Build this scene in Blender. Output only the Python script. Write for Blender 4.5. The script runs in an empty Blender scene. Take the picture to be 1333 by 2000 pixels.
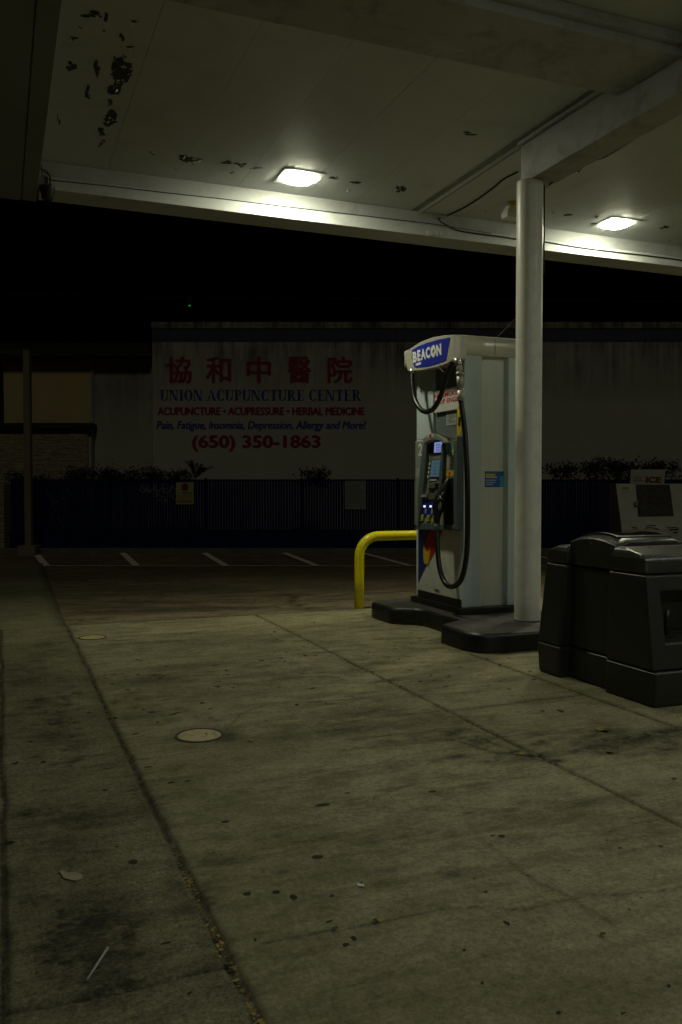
import bpy, bmesh, math, random
import numpy as np
from mathutils import Vector, Matrix

random.seed(7)
rng = np.random.default_rng(7)
scene = bpy.context.scene
COL = scene.collection
R = math.radians

# ------------------------------------------------------------------ camera
EYE = 1.3
FPX = 1665.0
PITCH = R(1.65)
cd = bpy.data.cameras.new('camera')
cd.sensor_fit = 'VERTICAL'
cd.sensor_height = 36.0
cd.lens = 36.0 * FPX / 2000.0
cd.clip_start = 0.05
cd.clip_end = 2000.0
cam = bpy.data.objects.new('camera', cd)
COL.objects.link(cam)
cam.location = (0, 0, EYE)
cam.rotation_euler = (R(90) - PITCH, 0, 0)
scene.camera = cam

# ------------------------------------------------------------------ night world, and a sun lamp in place of street light
SUN_EL, SUN_AZ = R(42), R(12)
world = bpy.data.worlds.new('World')
scene.world = world
world.use_nodes = True
wn = world.node_tree
bg = wn.nodes['Background']
sky = wn.nodes.new('ShaderNodeTexSky')
sky.sky_type = 'NISHITA'
sky.sun_disc = False
sky.sun_elevation = R(-4)
sky.sun_rotation = R(180) + SUN_AZ
wn.links.new(sky.outputs['Color'], bg.inputs['Color'])
bg.inputs['Strength'].default_value = 0.004

sd_ = bpy.data.lights.new('street_glow', 'SUN')  # faint sun lamp standing in for unseen street light on the far wall
sd_.energy = 0.118
sd_.angle = R(8)
sd_.color = (1.0, 0.95, 0.68)
sun = bpy.data.objects.new('street_glow', sd_)
COL.objects.link(sun)
sun.location = (0, -20, 20)
_d = Vector((math.sin(SUN_AZ) * math.cos(SUN_EL), -math.cos(SUN_AZ) * math.cos(SUN_EL), math.sin(SUN_EL)))
sun.rotation_euler = _d.to_track_quat('Z', 'Y').to_euler()

vs = scene.view_settings
vs.view_transform = 'Standard'
vs.look = 'None'
vs.exposure = 0.0
vs.gamma = 1.0
vs.use_curve_mapping = False
scene.render.engine = 'CYCLES'
cy = scene.cycles
cy.max_bounces = 8
cy.diffuse_bounces = 5
cy.use_denoising = True
cy.sample_clamp_indirect = 4.0
cy.caustics_reflective = False
cy.caustics_refractive = False

LAMP_FAR = (0.97, 0.98, 0.70)
LAMP_NEAR = (0.96, 1.0, 0.82)
LAMP_POWER_FAR = 178.0
LAMP_POWER_NEAR = 130.0
LAMP_POWER_LOW = 42.0
LAMP_POWER_MID = 78.0

# ------------------------------------------------------------------ frames
TH = math.atan(666.5 * math.cos(PITCH) / FPX)      # the forecourt is turned by this angle
CT, ST = math.cos(TH), math.sin(TH)


def AB(a, b, z=0.0):
    return Vector((a * CT - b * ST, a * ST + b * CT, z))


def WD(x, y, z=0.0):
    return Vector((x, y, z))


def _ray(px, py):
    x = (px - 666.5) / FPX
    z = (1000.0 - py) / FPX
    c, s = math.cos(PITCH), math.sin(PITCH)
    return Vector((x, c + z * s, -s + z * c))


def on_z(px, py, z=0.0):
    r = _ray(px, py)
    t = (z - EYE) / r.z
    return Vector((r.x * t, r.y * t, z))


def on_y(px, py, Y):
    r = _ray(px, py)
    t = Y / r.y
    return Vector((r.x * t, Y, EYE + r.z * t))


def to_ab(p):
    return (p.x * CT + p.y * ST, -p.x * ST + p.y * CT, p.z)


def ab_z(px, py, z=0.0):
    return to_ab(on_z(px, py, z))


def on_a(px, py, a):
    r = _ray(px, py)
    t = a / (r.x * CT + r.y * ST)
    return to_ab(Vector((r.x * t, r.y * t, EYE + r.z * t)))


def on_b(px, py, b):
    r = _ray(px, py)
    t = b / (-r.x * ST + r.y * CT)
    return to_ab(Vector((r.x * t, r.y * t, EYE + r.z * t)))


# ------------------------------------------------------------------ object helpers
MATRIX = {}


def tag(o, label=None, cat=None, group=None, kind=None):
    if label: o['label'] = label
    if cat: o['category'] = cat
    if group: o['group'] = group
    if kind: o['kind'] = kind
    return o


def thing(name, label, cat, loc, rotz=0.0, group=None):
    o = bpy.data.objects.new(name, None)
    o.empty_display_size = 0.2
    COL.objects.link(o)
    o.location = loc
    o.rotation_euler = (0, 0, rotz)
    MATRIX[o.name] = Matrix.Translation(Vector(loc)) @ Matrix.Rotation(rotz, 4, 'Z')
    tag(o, label, cat, group)
    return o


class MB:
    """collects world-space geometry for ONE mesh object"""

    def __init__(self):
        self.bm = bmesh.new()

    def v(self, p):
        return self.bm.verts.new(p)

    def face(self, pts, mi=0):
        try:
            f = self.bm.faces.new([self.bm.verts.new(p) for p in pts])
            f.material_index = mi
            return f
        except ValueError:
            return None

    def hexa(self, p, mi=0):
        """p: 8 points, bottom ring 0-3, top ring 4-7"""
        vs_ = [self.bm.verts.new(q) for q in p]
        for idx in ((3, 2, 1, 0), (4, 5, 6, 7), (0, 1, 5, 4), (1, 2, 6, 5), (2, 3, 7, 6), (3, 0, 4, 7)):
            f = self.bm.faces.new([vs_[i] for i in idx])
            f.material_index = mi
        return self

    def box(self, fr, x, y, z, mi=0):
        x0, x1 = x; y0, y1 = y; z0, z1 = z
        return self.hexa([fr(x0, y0, z0), fr(x1, y0, z0), fr(x1, y1, z0), fr(x0, y1, z0),
                          fr(x0, y0, z1), fr(x1, y0, z1), fr(x1, y1, z1), fr(x0, y1, z1)], mi)

    def prism(self, pts, ext, mi=0):
        """polygon (list of Vectors) extruded by vector ext"""
        a = [self.bm.verts.new(p) for p in pts]
        b = [self.bm.verts.new(Vector(p) + ext) for p in pts]
        n = len(a)
        fs = [self.bm.faces.new(list(reversed(a))), self.bm.faces.new(b)]
        for i in range(n):
            fs.append(self.bm.faces.new((a[i], a[(i + 1) % n], b[(i + 1) % n], b[i])))
        for f in fs: f.material_index = mi
        return self

    def loft(self, rings, mi=0, cap=True, smooth=False):
        rv = [[self.bm.verts.new(p) for p in r] for r in rings]
        n = len(rv[0])
        for i in range(len(rv) - 1):
            for j in range(n):
                f = self.bm.faces.new((rv[i][j], rv[i][(j + 1) % n], rv[i + 1][(j + 1) % n], rv[i + 1][j]))
                f.material_index = mi; f.smooth = smooth
        if cap:
            for r, rev in ((rv[0], True), (rv[-1], False)):
                f = self.bm.faces.new(list(reversed(r)) if rev else r)
                f.material_index = mi
        return self

    def tube(self, pts, rad, n=12, mi=0, cap=True):
        pts = [Vector(p) for p in pts]
        if not hasattr(rad, '__len__'): rad = [rad] * len(pts)
        rings = []
        prev = None
        for i, p in enumerate(pts):
            t = (pts[min(i + 1, len(pts) - 1)] - pts[max(i - 1, 0)]).normalized()
            if prev is None:
                ref = Vector((0, 0, 1)) if abs(t.z) < 0.9 else Vector((1, 0, 0))
                nx = t.cross(ref).normalized()
            else:
                nx = (prev - t * prev.dot(t)).normalized()
            prev = nx
            ny = t.cross(nx)
            rings.append([p + (nx * math.cos(2 * math.pi * k / n) + ny * math.sin(2 * math.pi * k / n)) * rad[i] for k in range(n)])
        return self.loft(rings, mi, cap, True)

    def disc(self, c, xd, yd, rx, ry, ext, n=20, mi=0):
        pts = [c + xd * (rx * math.cos(2 * math.pi * k / n)) + yd * (ry * math.sin(2 * math.pi * k / n)) for k in range(n)]
        return self.prism(pts, ext, mi)

    def build(self, name, mats, parent=None, bevel=0.0, seg=2, origin=None, rotz=0.0):
        bmesh.ops.recalc_face_normals(self.bm, faces=self.bm.faces)
        me = bpy.data.meshes.new(name)
        if parent is not None:
            M = MATRIX[parent.name]
        else:
            if origin is None:
                xs = [v.co for v in self.bm.verts]
                mn = Vector((min(c.x for c in xs), min(c.y for c in xs), min(c.z for c in xs)))
                mx = Vector((max(c.x for c in xs), max(c.y for c in xs), max(c.z for c in xs)))
                origin = Vector(((mn.x + mx.x) / 2, (mn.y + mx.y) / 2, mn.z))
            M = Matrix.Translation(Vector(origin)) @ Matrix.Rotation(rotz, 4, 'Z')
        self.bm.transform(M.inverted())
        self.bm.to_mesh(me)
        self.bm.free()
        if not isinstance(mats, (list, tuple)): mats = [mats]
        for m in mats: me.materials.append(m)
        o = bpy.data.objects.new(name, me)
        COL.objects.link(o)
        if parent is not None:
            o.parent = parent
            MATRIX[o.name] = M
        else:
            o.matrix_world = M
            MATRIX[o.name] = M
        if bevel > 0:
            md = o.modifiers.new('bevel', 'BEVEL')
            md.width = bevel; md.segments = seg; md.limit_method = 'ANGLE'; md.angle_limit = R(35)
        return o


def spline(pts, n=8):
    """Catmull-Rom through points"""
    pts = [Vector(p) for p in pts]
    out = []
    for i in range(len(pts) - 1):
        p0 = pts[max(i - 1, 0)]; p1 = pts[i]; p2 = pts[i + 1]; p3 = pts[min(i + 2, len(pts) - 1)]
        for k in range(n):
            t = k / n
            out.append(0.5 * ((2 * p1) + (p2 - p0) * t + (2 * p0 - 5 * p1 + 4 * p2 - p3) * t * t + (3 * p1 - p0 - 3 * p2 + p3) * t ** 3))
    out.append(pts[-1])
    return out


# ------------------------------------------------------------------ lettering
_glyphs = {}


def glyph_mesh(body, bold=0.0, shear=0.0):
    key = (body, bold, shear)
    if key in _glyphs: return _glyphs[key]
    cu = bpy.data.curves.new('lettering', 'FONT')
    cu.body = body
    cu.offset = bold
    cu.shear = shear
    cu.resolution_u = 3
    cu.fill_mode = 'FRONT'
    o = bpy.data.objects.new('lettering', cu)
    COL.objects.link(o)
    dg = bpy.context.evaluated_depsgraph_get()
    me = bpy.data.meshes.new_from_object(o.evaluated_get(dg))
    vv = [v.co.copy() for v in me.vertices]
    ff = [tuple(p.vertices) for p in me.polygons]
    bpy.data.objects.remove(o)
    bpy.data.curves.remove(cu)
    bpy.data.meshes.remove(me)
    _glyphs[key] = (vv, ff)
    return vv, ff


def put_flat(mb, vv, ff, org, xd, yd, w, h, thick, mi=0):
    x0 = min(v[0] for v in vv); x1 = max(v[0] for v in vv)
    y0 = min(v[1] for v in vv); y1 = max(v[1] for v in vv)
    nd = xd.cross(yd).normalized()
    sx = w / max(x1 - x0, 1e-6); sy = h / max(y1 - y0, 1e-6)
    base = [org + xd * ((v[0] - x0) * sx) + yd * ((v[1] - y0) * sy) for v in vv]
    top = [mb.bm.verts.new(p + nd * thick) for p in base]
    edges = {}
    for f in ff:
        try:
            fa = mb.bm.faces.new([top[i] for i in f]); fa.material_index = mi
        except ValueError:
            continue
        for i in range(len(f)):
            e = (f[i], f[(i + 1) % len(f)])
            k = (min(e), max(e))
            edges[k] = edges.get(k, 0) + 1
    bot = [mb.bm.verts.new(p) for p in base]
    for (i, j), c in edges.items():
        if c == 1:
            try:
                fa = mb.bm.faces.new((top[i], top[j], bot[j], bot[i])); fa.material_index = mi
            except ValueError:
                pass


def text(mb, body, org, xd, yd, w, h, thick=0.002, bold=0.0, shear=0.0, mi=0):
    vv, ff = glyph_mesh(body, bold, shear)
    put_flat(mb, vv, ff, org, xd, yd, w, h, thick, mi)


def serif_line(s):
    """bold condensed serif capitals, built from strokes; returns verts, faces"""
    vv, ff = [], []

    def poly(pts):
        i = len(vv); vv.extend(pts); ff.append(tuple(range(i, i + len(pts))))

    def rect(x0, y0, x1, y1): poly([(x0, y0), (x1, y0), (x1, y1), (x0, y1)])

    def ring(cx, cy_, rx, ry, ix, iy, a0, a1, n=18):
        i = len(vv)
        for k in range(n + 1):
            a = R(a0 + (a1 - a0) * k / n)
            vv.append((cx + rx * math.cos(a), cy_ + ry * math.sin(a)))
            vv.append((cx + ix * math.cos(a), cy_ + iy * math.sin(a)))
        for k in range(n): ff.append((i + 2 * k, i + 2 * k + 1, i + 2 * k + 3, i + 2 * k + 2))
    x = 0.0
    S, T, H = 0.205, 0.075, 1.0       # stem, thin stroke, cap height

    def serif(cx, y, hw=0.14):
        if y < .5: rect(cx - hw, 0, cx + hw, T)
        else: rect(cx - hw, H - T, cx + hw, H)
    for ch in s:
        if ch == ' ': x += 0.3; continue
        if ch == 'I':
            rect(x + .1, 0, x + .1 + S, H); serif(x + .1 + S / 2, 0, .16); serif(x + .1 + S / 2, 1, .16); w = .37
        elif ch == 'U':
            rect(x + .07, .3, x + .07 + S, H); serif(x + .15, 1, .15)
            rect(x + .55, .3, x + .55 + .07, H); serif(x + .585, 1, .11)
            ring(x + .345, .3, .275, .32, .12, .25, 180, 360); w = .7
        elif ch == 'N':
            rect(x + .07, 0, x + .14, H); rect(x + .6, 0, x + .67, H)
            poly([(x + .07, H), (x + .26, H), (x + .67, 0), (x + .5, 0)])
            serif(x + .1, 0, .1); serif(x + .1, 1, .1); serif(x + .635, 1, .1); w = .76
        elif ch == 'O':
            ring(x + .36, .5, .34, .52, .13, .45, 0, 360, 30); w = .72
        elif ch == 'A':
            poly([(x + .06, 0), (x + .13, 0), (x + .36, .9), (x + .31, H)])
            poly([(x + .31, H), (x + .40, H), (x + .72, 0), (x + .52, 0)])
            rect(x + .18, .3, x + .55, .36); serif(x + .1, 0, .1); serif(x + .62, 0, .14); w = .75
        elif ch == 'C':
            ring(x + .36, .5, .34, .52, .13, .45, 48, 315, 24)
            rect(x + .56, .66, x + .62, H); rect(x + .55, 0.02, x + .6, .3); w = .66
        elif ch == 'P':
            rect(x + .08, 0, x + .08 + S, H); serif(x + .165, 0, .16); serif(x + .12, 1, .12)
            ring(x + .3, .72, .28, .28, .12, .22, -90, 90); rect(x + .2, .44, x + .31, .5); rect(x + .2, .94, x + .31, H); w = .6
        elif ch == 'R':
            rect(x + .08, 0, x + .08 + S, H); serif(x + .165, 0, .16); serif(x + .12, 1, .12)
            ring(x + .3, .73, .28, .27, .12, .21, -90, 90); rect(x + .2, .46, x + .31, .52); rect(x + .2, .94, x + .31, H)
            poly([(x + .28, .48), (x + .44, .48), (x + .7, 0), (x + .5, 0)]); rect(x + .5, 0, x + .74, T); w = .74
        elif ch == 'T':
            rect(x + .24, 0, x + .24 + S, H); serif(x + .325, 0, .16); rect(x + .02, H - .07, x + .63, H)
            rect(x + .02, .7, x + .07, H); rect(x + .58, .7, x + .63, H); w = .65
        elif ch == 'E':
            rect(x + .08, 0, x + .08 + S, H); rect(x + .02, 0, x + .58, .06); rect(x + .02, H - .06, x + .56, H)
            rect(x + .2, .48, x + .42, .54); rect(x + .39, .38, x + .44, .64)
            rect(x + .53, 0, x + .58, .28); rect(x + .51, .74, x + .56, H); w = .63
        x += w + 0.02
    return vv, ff


# ------------------------------------------------------------------ materials
def new_mat(name):
    m = bpy.data.materials.new(name)
    m.use_nodes = True
    nt = m.node_tree
    return m, nt, nt.nodes['Principled BSDF']


def ramp(nt, src, stops):
    n = nt.nodes.new('ShaderNodeValToRGB')
    cr = n.color_ramp
    while len(cr.elements) < len(stops): cr.elements.new(0.5)
    for e, (p, c) in zip(cr.elements, stops):
        e.position = p
        e.color = (c[0], c[1], c[2], 1) if hasattr(c, '__len__') else (c, c, c, 1)
    nt.links.new(src, n.inputs['Fac'])
    return n.outputs['Color']


def noise(nt, vec, scale, detail=6, rough=0.6, dist=0.0):
    n = nt.nodes.new('ShaderNodeTexNoise')
    n.inputs['Scale'].default_value = scale
    n.inputs['Detail'].default_value = detail
    n.inputs['Roughness'].default_value = rough
    n.inputs['Distortion'].default_value = dist
    if vec is not None: nt.links.new(vec, n.inputs['Vector'])
    return n.outputs['Fac']


def coords(nt, scale=(1, 1, 1)):
    tc = nt.nodes.new('ShaderNodeTexCoord')
    mp = nt.nodes.new('ShaderNodeMapping')
    mp.inputs['Scale'].default_value = scale
    nt.links.new(tc.outputs['Object'], mp.inputs['Vector'])
    return mp.outputs['Vector']


def mix(nt, fac, c1, c2, mode='MIX'):
    n = nt.nodes.new('ShaderNodeMix')
    n.data_type = 'RGBA'
    n.blend_type = mode
    for s, val in ((n.inputs[0], fac), (n.inputs[6], c1), (n.inputs[7], c2)):
        if hasattr(val, 'is_linked'): nt.links.new(val, s)
        elif hasattr(val, '__len__'): s.default_value = (val[0], val[1], val[2], 1)
        else: s.default_value = val
    return n.outputs[2]


def math_(nt, op, a, b=0.0, clamp=False):
    n = nt.nodes.new('ShaderNodeMath')
    n.operation = op
    n.use_clamp = clamp
    for s, val in ((n.inputs[0], a), (n.inputs[1], b)):
        if hasattr(val, 'is_linked'): nt.links.new(val, s)
        else: s.default_value = val
    return n.outputs[0]


def attr(nt, name):
    n = nt.nodes.new('ShaderNodeAttribute')
    n.attribute_name = name
    return n.outputs['Fac']


def bump(nt, bsdf, h, strength=0.3, dist=0.01):
    n = nt.nodes.new('ShaderNodeBump')
    n.inputs['Strength'].default_value = strength
    n.inputs['Distance'].default_value = dist
    nt.links.new(h, n.inputs['Height'])
    nt.links.new(n.outputs['Normal'], bsdf.inputs['Normal'])


def worn(name, col, rough=0.5, metal=0.0, var=0.18, scale=6.0, dirt=None, dirt_amt=0.5, bmp=0.05, spec=0.5, stretch=(1, 1, 1), fine=90.0):
    """base colour with blotches, grime and a fine bump"""
    m, nt, b = new_mat(name)
    vec = coords(nt, stretch)
    n1 = noise(nt, vec, scale, 7, 0.65)
    lo = [c * (1 - var) for c in col]; hi = [min(1, c * (1 + var)) for c in col]
    c = ramp(nt, n1, [(0.3, lo), (0.7, hi)])
    n2 = noise(nt, vec, scale * 2.3, 8, 0.7, 0.6)
    if dirt is not None:
        f = ramp(nt, n2, [(0.5, 0.0), (0.72, dirt_amt)])
        c = mix(nt, f, c, dirt)
    nt.links.new(c, b.inputs['Base Color'])
    rr = ramp(nt, n2, [(0.3, rough * 0.85), (0.7, min(1, rough * 1.2))])
    nt.links.new(rr, b.inputs['Roughness'])
    b.inputs['Metallic'].default_value = metal
    b.inputs['Specular IOR Level'].default_value = spec
    if bmp > 0:
        bump(nt, b, noise(nt, vec, fine, 4, 0.6), bmp, 0.004)
    return m


def emit(name, col, strength):
    m, nt, b = new_mat(name)
    b.inputs['Base Color'].default_value = (0.05, 0.05, 0.05, 1)
    b.inputs['Emission Color'].default_value = (*col, 1)
    b.inputs['Emission Strength'].default_value = strength
    return m


def concrete_mat():
    m, nt, b = new_mat('forecourt concrete')
    vec = coords(nt)
    big = noise(nt, vec, 0.9, 6, 0.6, 0.4)
    mid = noise(nt, vec, 5.0, 8, 0.7)
    fine = noise(nt, vec, 95.0, 6, 0.8)
    streak = noise(nt, coords(nt, (0.8, 6.0, 1.0)), 1.6, 8, 0.65, 0.8)
    c = ramp(nt, big, [(0.3, (.285, .264, .160)), (0.7, (.412, .386, .243))])
    c = mix(nt, 0.55, c, ramp(nt, mid, [(0.3, (.55, .54, .52)), (0.7, (1.15, 1.15, 1.15))]), 'MULTIPLY')
    strip = attr(nt, 'strip')
    c = mix(nt, math_(nt, 'MULTIPLY', strip, 1.0), c, mix(nt, 1.0, c, (.76, .77, .80), 'MULTIPLY'))
    smudge = noise(nt, coords(nt, (1.0, 2.4, 1.0)), 3.4, 9, 0.72, 0.5)
    patchy = noise(nt, vec, 0.75, 4, 0.6)
    sm = math_(nt, 'MULTIPLY', ramp(nt, smudge, [(0.46, 0.0), (0.68, 0.95)]), ramp(nt, patchy, [(0.38, 0.25), (0.62, 1.0)]))
    c = mix(nt, sm, c, mix(nt, 1.0, c, (.36, .345, .32), 'MULTIPLY'))
    flecks = noise(nt, coords(nt, (1.0, 1.5, 1.0)), 19.0, 6, 0.7, 0.4)
    c = mix(nt, ramp(nt, flecks, [(0.64, 0.0), (0.72, 0.7)]), c, mix(nt, 1.0, c, (.38, .35, .30), 'MULTIPLY'))
    g = ramp(nt, fine, [(0.36, (.48, .48, .47)), (0.62, (1.35, 1.35, 1.33))])
    c = mix(nt, math_(nt, 'ADD', math_(nt, 'MULTIPLY', strip, 0.5), 0.45), c, g, 'MULTIPLY')
    sf = ramp(nt, streak, [(0.5, 0.0), (0.66, 0.55)])
    c = mix(nt, sf, c, mix(nt, 1.0, c, (.56, .53, .47), 'MULTIPLY'))
    grit = noise(nt, vec, 36.0, 7, 0.85)
    c = mix(nt, 0.75, c, ramp(nt, grit, [(0.38, (.62, .62, .61)), (0.60, (1.18, 1.18, 1.17))]), 'MULTIPLY')
    # soaked-in stains laid down along the cracks, tyre paths and drip spots
    st = attr(nt, 'stain')
    edge = noise(nt, vec, 16.0, 8, 0.75, 0.8)
    edge2 = noise(nt, coords(nt, (1.0, 1.6, 1.0)), 52.0, 5, 0.7)
    brk = math_(nt, 'ADD', math_(nt, 'MULTIPLY', ramp(nt, edge, [(0.33, 0.25), (0.66, 1.5)]), 0.75), math_(nt, 'MULTIPLY', ramp(nt, edge2, [(0.35, 0.0), (0.62, 1.0)]), 0.45))
    s = math_(nt, 'MULTIPLY', st, brk, True)
    c = mix(nt, math_(nt, 'MULTIPLY', s, 0.9), c, (.022, .019, .014))
    gum = attr(nt, 'gum')
    gs = ramp(nt, math_(nt, 'ADD', gum, math_(nt, 'MULTIPLY', math_(nt, 'SUBTRACT', noise(nt, vec, 60, 3), 0.5), 0.5)), [(0.42, 0.0), (0.55, 1.0)])
    c = mix(nt, math_(nt, 'MULTIPLY', gs, 0.86), c, (.012, .011, .010))
    nt.links.new(c, b.inputs['Base Color'])
    b.inputs['Roughness'].default_value = 0.88
    b.inputs['Specular IOR Level'].default_value = 0.12
    h = math_(nt, 'ADD', fine, math_(nt, 'MULTIPLY', mid, 0.8))
    bump(nt, b, h, 0.35, 0.006)
    return m


def asphalt_mat(name='worn asphalt', k=1.0):
    m, nt, b = new_mat(name)
    vec = coords(nt)
    big = noise(nt, vec, 0.35, 7, 0.6, 0.5)
    mid = noise(nt, coords(nt, (1, 2.2, 1)), 2.2, 8, 0.7, 0.5)
    fine = noise(nt, vec, 120.0, 4, 0.8)
    c = ramp(nt, big, [(0.3, (.195 * k, .155 * k, .092 * k)), (0.7, (.30 * k, .245 * k, .150 * k))])
    c = mix(nt, 0.95, c, ramp(nt, mid, [(0.36, (.36, .35, .33)), (0.62, (1.2, 1.2, 1.2))]), 'MULTIPLY')
    c = mix(nt, 0.8, c, ramp(nt, fine, [(0.35, (.4, .4, .4)), (0.62, (1.4, 1.4, 1.4))]), 'MULTIPLY')
    lum = noise(nt, coords(nt, (1, 2.0, 1)), 18.0, 6, 0.8)
    c = mix(nt, 0.8, c, ramp(nt, lum, [(0.38, (.5, .5, .5)), (0.62, (1.25, 1.25, 1.25))]), 'MULTIPLY')
    vo = nt.nodes.new('ShaderNodeTexVoronoi')
    vo.feature = 'DISTANCE_TO_EDGE'
    vo.inputs['Scale'].default_value = 0.42
    dn = nt.nodes.new('ShaderNodeTexNoise'); dn.inputs['Scale'].default_value = 1.6; dn.inputs['Detail'].default_value = 5
    nt.links.new(vec, dn.inputs['Vector'])
    ad = nt.nodes.new('ShaderNodeVectorMath'); ad.operation = 'ADD'
    nt.links.new(vec, ad.inputs[0]); nt.links.new(dn.outputs['Color'], ad.inputs[1])
    nt.links.new(ad.outputs[0], vo.inputs['Vector'])
    cr = ramp(nt, vo.outputs['Distance'], [(0.0, 0.75), (0.012, 0.0)])
    cr = math_(nt, 'MULTIPLY', cr, ramp(nt, big, [(0.42, 0.0), (0.55, 1.0)]))
    c = mix(nt, cr, c, (.02, .017, .013))
    st = attr(nt, 'stain')
    edge = noise(nt, coords(nt, (1, 2.0, 1)), 7.0, 8, 0.8, 0.8)
    s = math_(nt, 'MULTIPLY', st, ramp(nt, edge, [(0.34, 0.0), (0.54, 1.0)]))
    c = mix(nt, s, c, (.02, .016, .011))
    nt.links.new(c, b.inputs['Base Color'])
    b.inputs['Roughness'].default_value = 0.85
    b.inputs['Specular IOR Level'].default_value = 0.3
    bump(nt, b, fine, 0.5, 0.01)
    return m


def wall_mat(name, col, top, drop=1.6, amt=0.55):
    """painted render with rain streaks that run down from the coping"""
    m, nt, b = new_mat(name)
    vec = coords(nt)
    n1 = noise(nt, vec, 0.8, 7, 0.65)
    c = ramp(nt, n1, [(0.3, [x * .86 for x in col]), (0.7, [x * 1.06 for x in col])])
    stn = math_(nt, 'MULTIPLY', math_(nt, 'ADD', noise(nt, coords(nt, (1.5, 1, 0.14)), 2.0, 9, 0.75, 0.5), 0.12), math_(nt, 'ADD', noise(nt, coords(nt, (.5, 1, .5)), 1.0, 4, .6), .40))
    sp = nt.nodes.new('ShaderNodeSeparateXYZ')
    tc = nt.nodes.new('ShaderNodeTexCoord')
    nt.links.new(tc.outputs['Object'], sp.inputs[0])
    g = math_(nt, 'DIVIDE', math_(nt, 'SUBTRACT', sp.outputs['Z'], top - drop), drop, True)
    f = math_(nt, 'MULTIPLY', ramp(nt, stn, [(0.4, 0.0), (0.68, 1.0)]), math_(nt, 'MULTIPLY', g, amt), True)
    c = mix(nt, f, c, (.03, .03, .025))
    c = mix(nt, 0.35, c, ramp(nt, noise(nt, vec, 30, 5, 0.7), [(0.3, (.8, .8, .8)), (0.7, (1.1, 1.1, 1.1))]), 'MULTIPLY')
    nt.links.new(c, b.inputs['Base Color'])
    b.inputs['Roughness'].default_value = 0.9
    bump(nt, b, noise(nt, vec, 25, 6, 0.7), 0.3, 0.02)
    return m


M = {}
M['concrete'] = concrete_mat()
M['asphalt'] = asphalt_mat()
M['ceiling'] = worn('canopy ceiling paint', (.50, .52, .52), 0.6, var=0.05, scale=0.8, dirt=(.39, .39, .36), dirt_amt=0.55, bmp=0.04, fine=30)
M['beam'] = worn('canopy beam paint', (.48, .49, .49), 0.55, var=0.07, scale=1.5, dirt=(.30, .29, .25), dirt_amt=0.6, bmp=0.05, fine=40)
M['beam_dull'] = worn('grimy beam paint', (.37, .38, .37), 0.6, var=0.12, scale=1.8, dirt=(.20, .19, .16), dirt_amt=0.8, bmp=0.06, fine=40)
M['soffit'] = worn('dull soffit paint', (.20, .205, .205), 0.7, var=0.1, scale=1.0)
M['seam'] = worn('dark seam', (.06, .055, .05), 0.8)
M['peel'] = worn('bare dark patch', (.035, .035, .032), 0.85, var=0.4, scale=30)
M['curl'] = worn('curled paint', (.66, .66, .64), 0.7)
M['column'] = worn('column paint', (.80, .79, .72), 0.36, var=0.07, scale=4.0, dirt=(.45, .38, .28), dirt_amt=0.35, bmp=0.05, fine=60)
M['rust'] = worn('rust', (.10, .075, .05), 0.85, var=0.4, scale=20)
M['channel'] = worn('dull channel', (.20, .195, .17), 0.6)
M['cable'] = worn('black cable', (.018, .018, .017), 0.6)
M['housing'] = worn('lamp housing', (.50, .52, .53), 0.45)
M['lens_far'] = emit('lit lens far', LAMP_FAR, LAMP_POWER_FAR)
M['lens_near'] = emit('lit lens near', LAMP_NEAR, LAMP_POWER_NEAR)
M['lens_mid'] = emit('lit lens mid', LAMP_NEAR, LAMP_POWER_MID)
M['lens_low'] = emit('lit lens low', LAMP_NEAR, LAMP_POWER_LOW)
M['post'] = worn('pump post paint', (.60, .69, .74), 0.42, var=0.05, scale=3, dirt=(.46, .50, .50), dirt_amt=0.35, bmp=0.02)
M['steel'] = worn('brushed panel', (.56, .575, .49), 0.36, metal=0.25, var=0.08, scale=2.0, bmp=0.03, stretch=(30, 30, 0.6), fine=40)
M['bonnet'] = worn('bonnet metal', (.60, .59, .50), 0.34, metal=0.3, var=0.06, scale=3.0, bmp=0.02, stretch=(1, 1, 20))
M['console'] = worn('console grey', (.27, .285, .24), 0.5, var=0.1, scale=9, bmp=0.05)
M['console_dark'] = worn('console dark grey', (.10, .13, .14), 0.45, var=0.1, scale=9, bmp=0.05)
M['console_side'] = worn('console side grey', (.12, .125, .10), 0.55, var=0.1, scale=9, bmp=0.05)
M['black'] = worn('black plastic', (.014, .014, .014), 0.4, var=0.2, scale=12, bmp=0.06)
M['rubber'] = worn('black rubber', (.012, .012, .012), 0.36, var=0.2, scale=20, bmp=0.05)
M['glass'] = worn('dim display glass', (.17, .20, .20), 0.15, var=0.1, scale=3, bmp=0.0)
M['paper'] = worn('sticker paper', (.62, .63, .60), 0.6, var=0.05)
M['paper_grey'] = worn('grey notice', (.36, .38, .38), 0.6, var=0.08)
M['red'] = worn('red print', (.50, .012, .012), 0.55, var=0.08)
M['yellow'] = worn('yellow print', (.62, .45, .02), 0.5, var=0.08)
M['key_yellow'] = worn('yellow key', (.62, .60, .06), 0.4, var=0.1)
M['blue'] = worn('blue print', (.018, .03, .36), 0.4, var=0.06)
M['blue_dark'] = worn('dark blue print', (.012, .022, .20), 0.42, var=0.1)
M['cyan'] = worn('cyan print', (.03, .30, .50), 0.4, var=0.06)
M['white'] = worn('white print', (.78, .78, .76), 0.5, var=0.04)
M['green'] = worn('green print', (.50, .58, .22), 0.5, var=0.06)
M['door'] = worn('lower door white', (.70, .70, .65), 0.4, var=0.05, scale=3, dirt=(.34, .32, .28), dirt_amt=0.5, bmp=0.02)
M['chrome'] = worn('fitting metal', (.60, .60, .56), 0.3, metal=0.8, var=0.2, scale=40)
M['screen_lit'] = emit('lit screen', (.36, .44, .95), 0.50)
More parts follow.
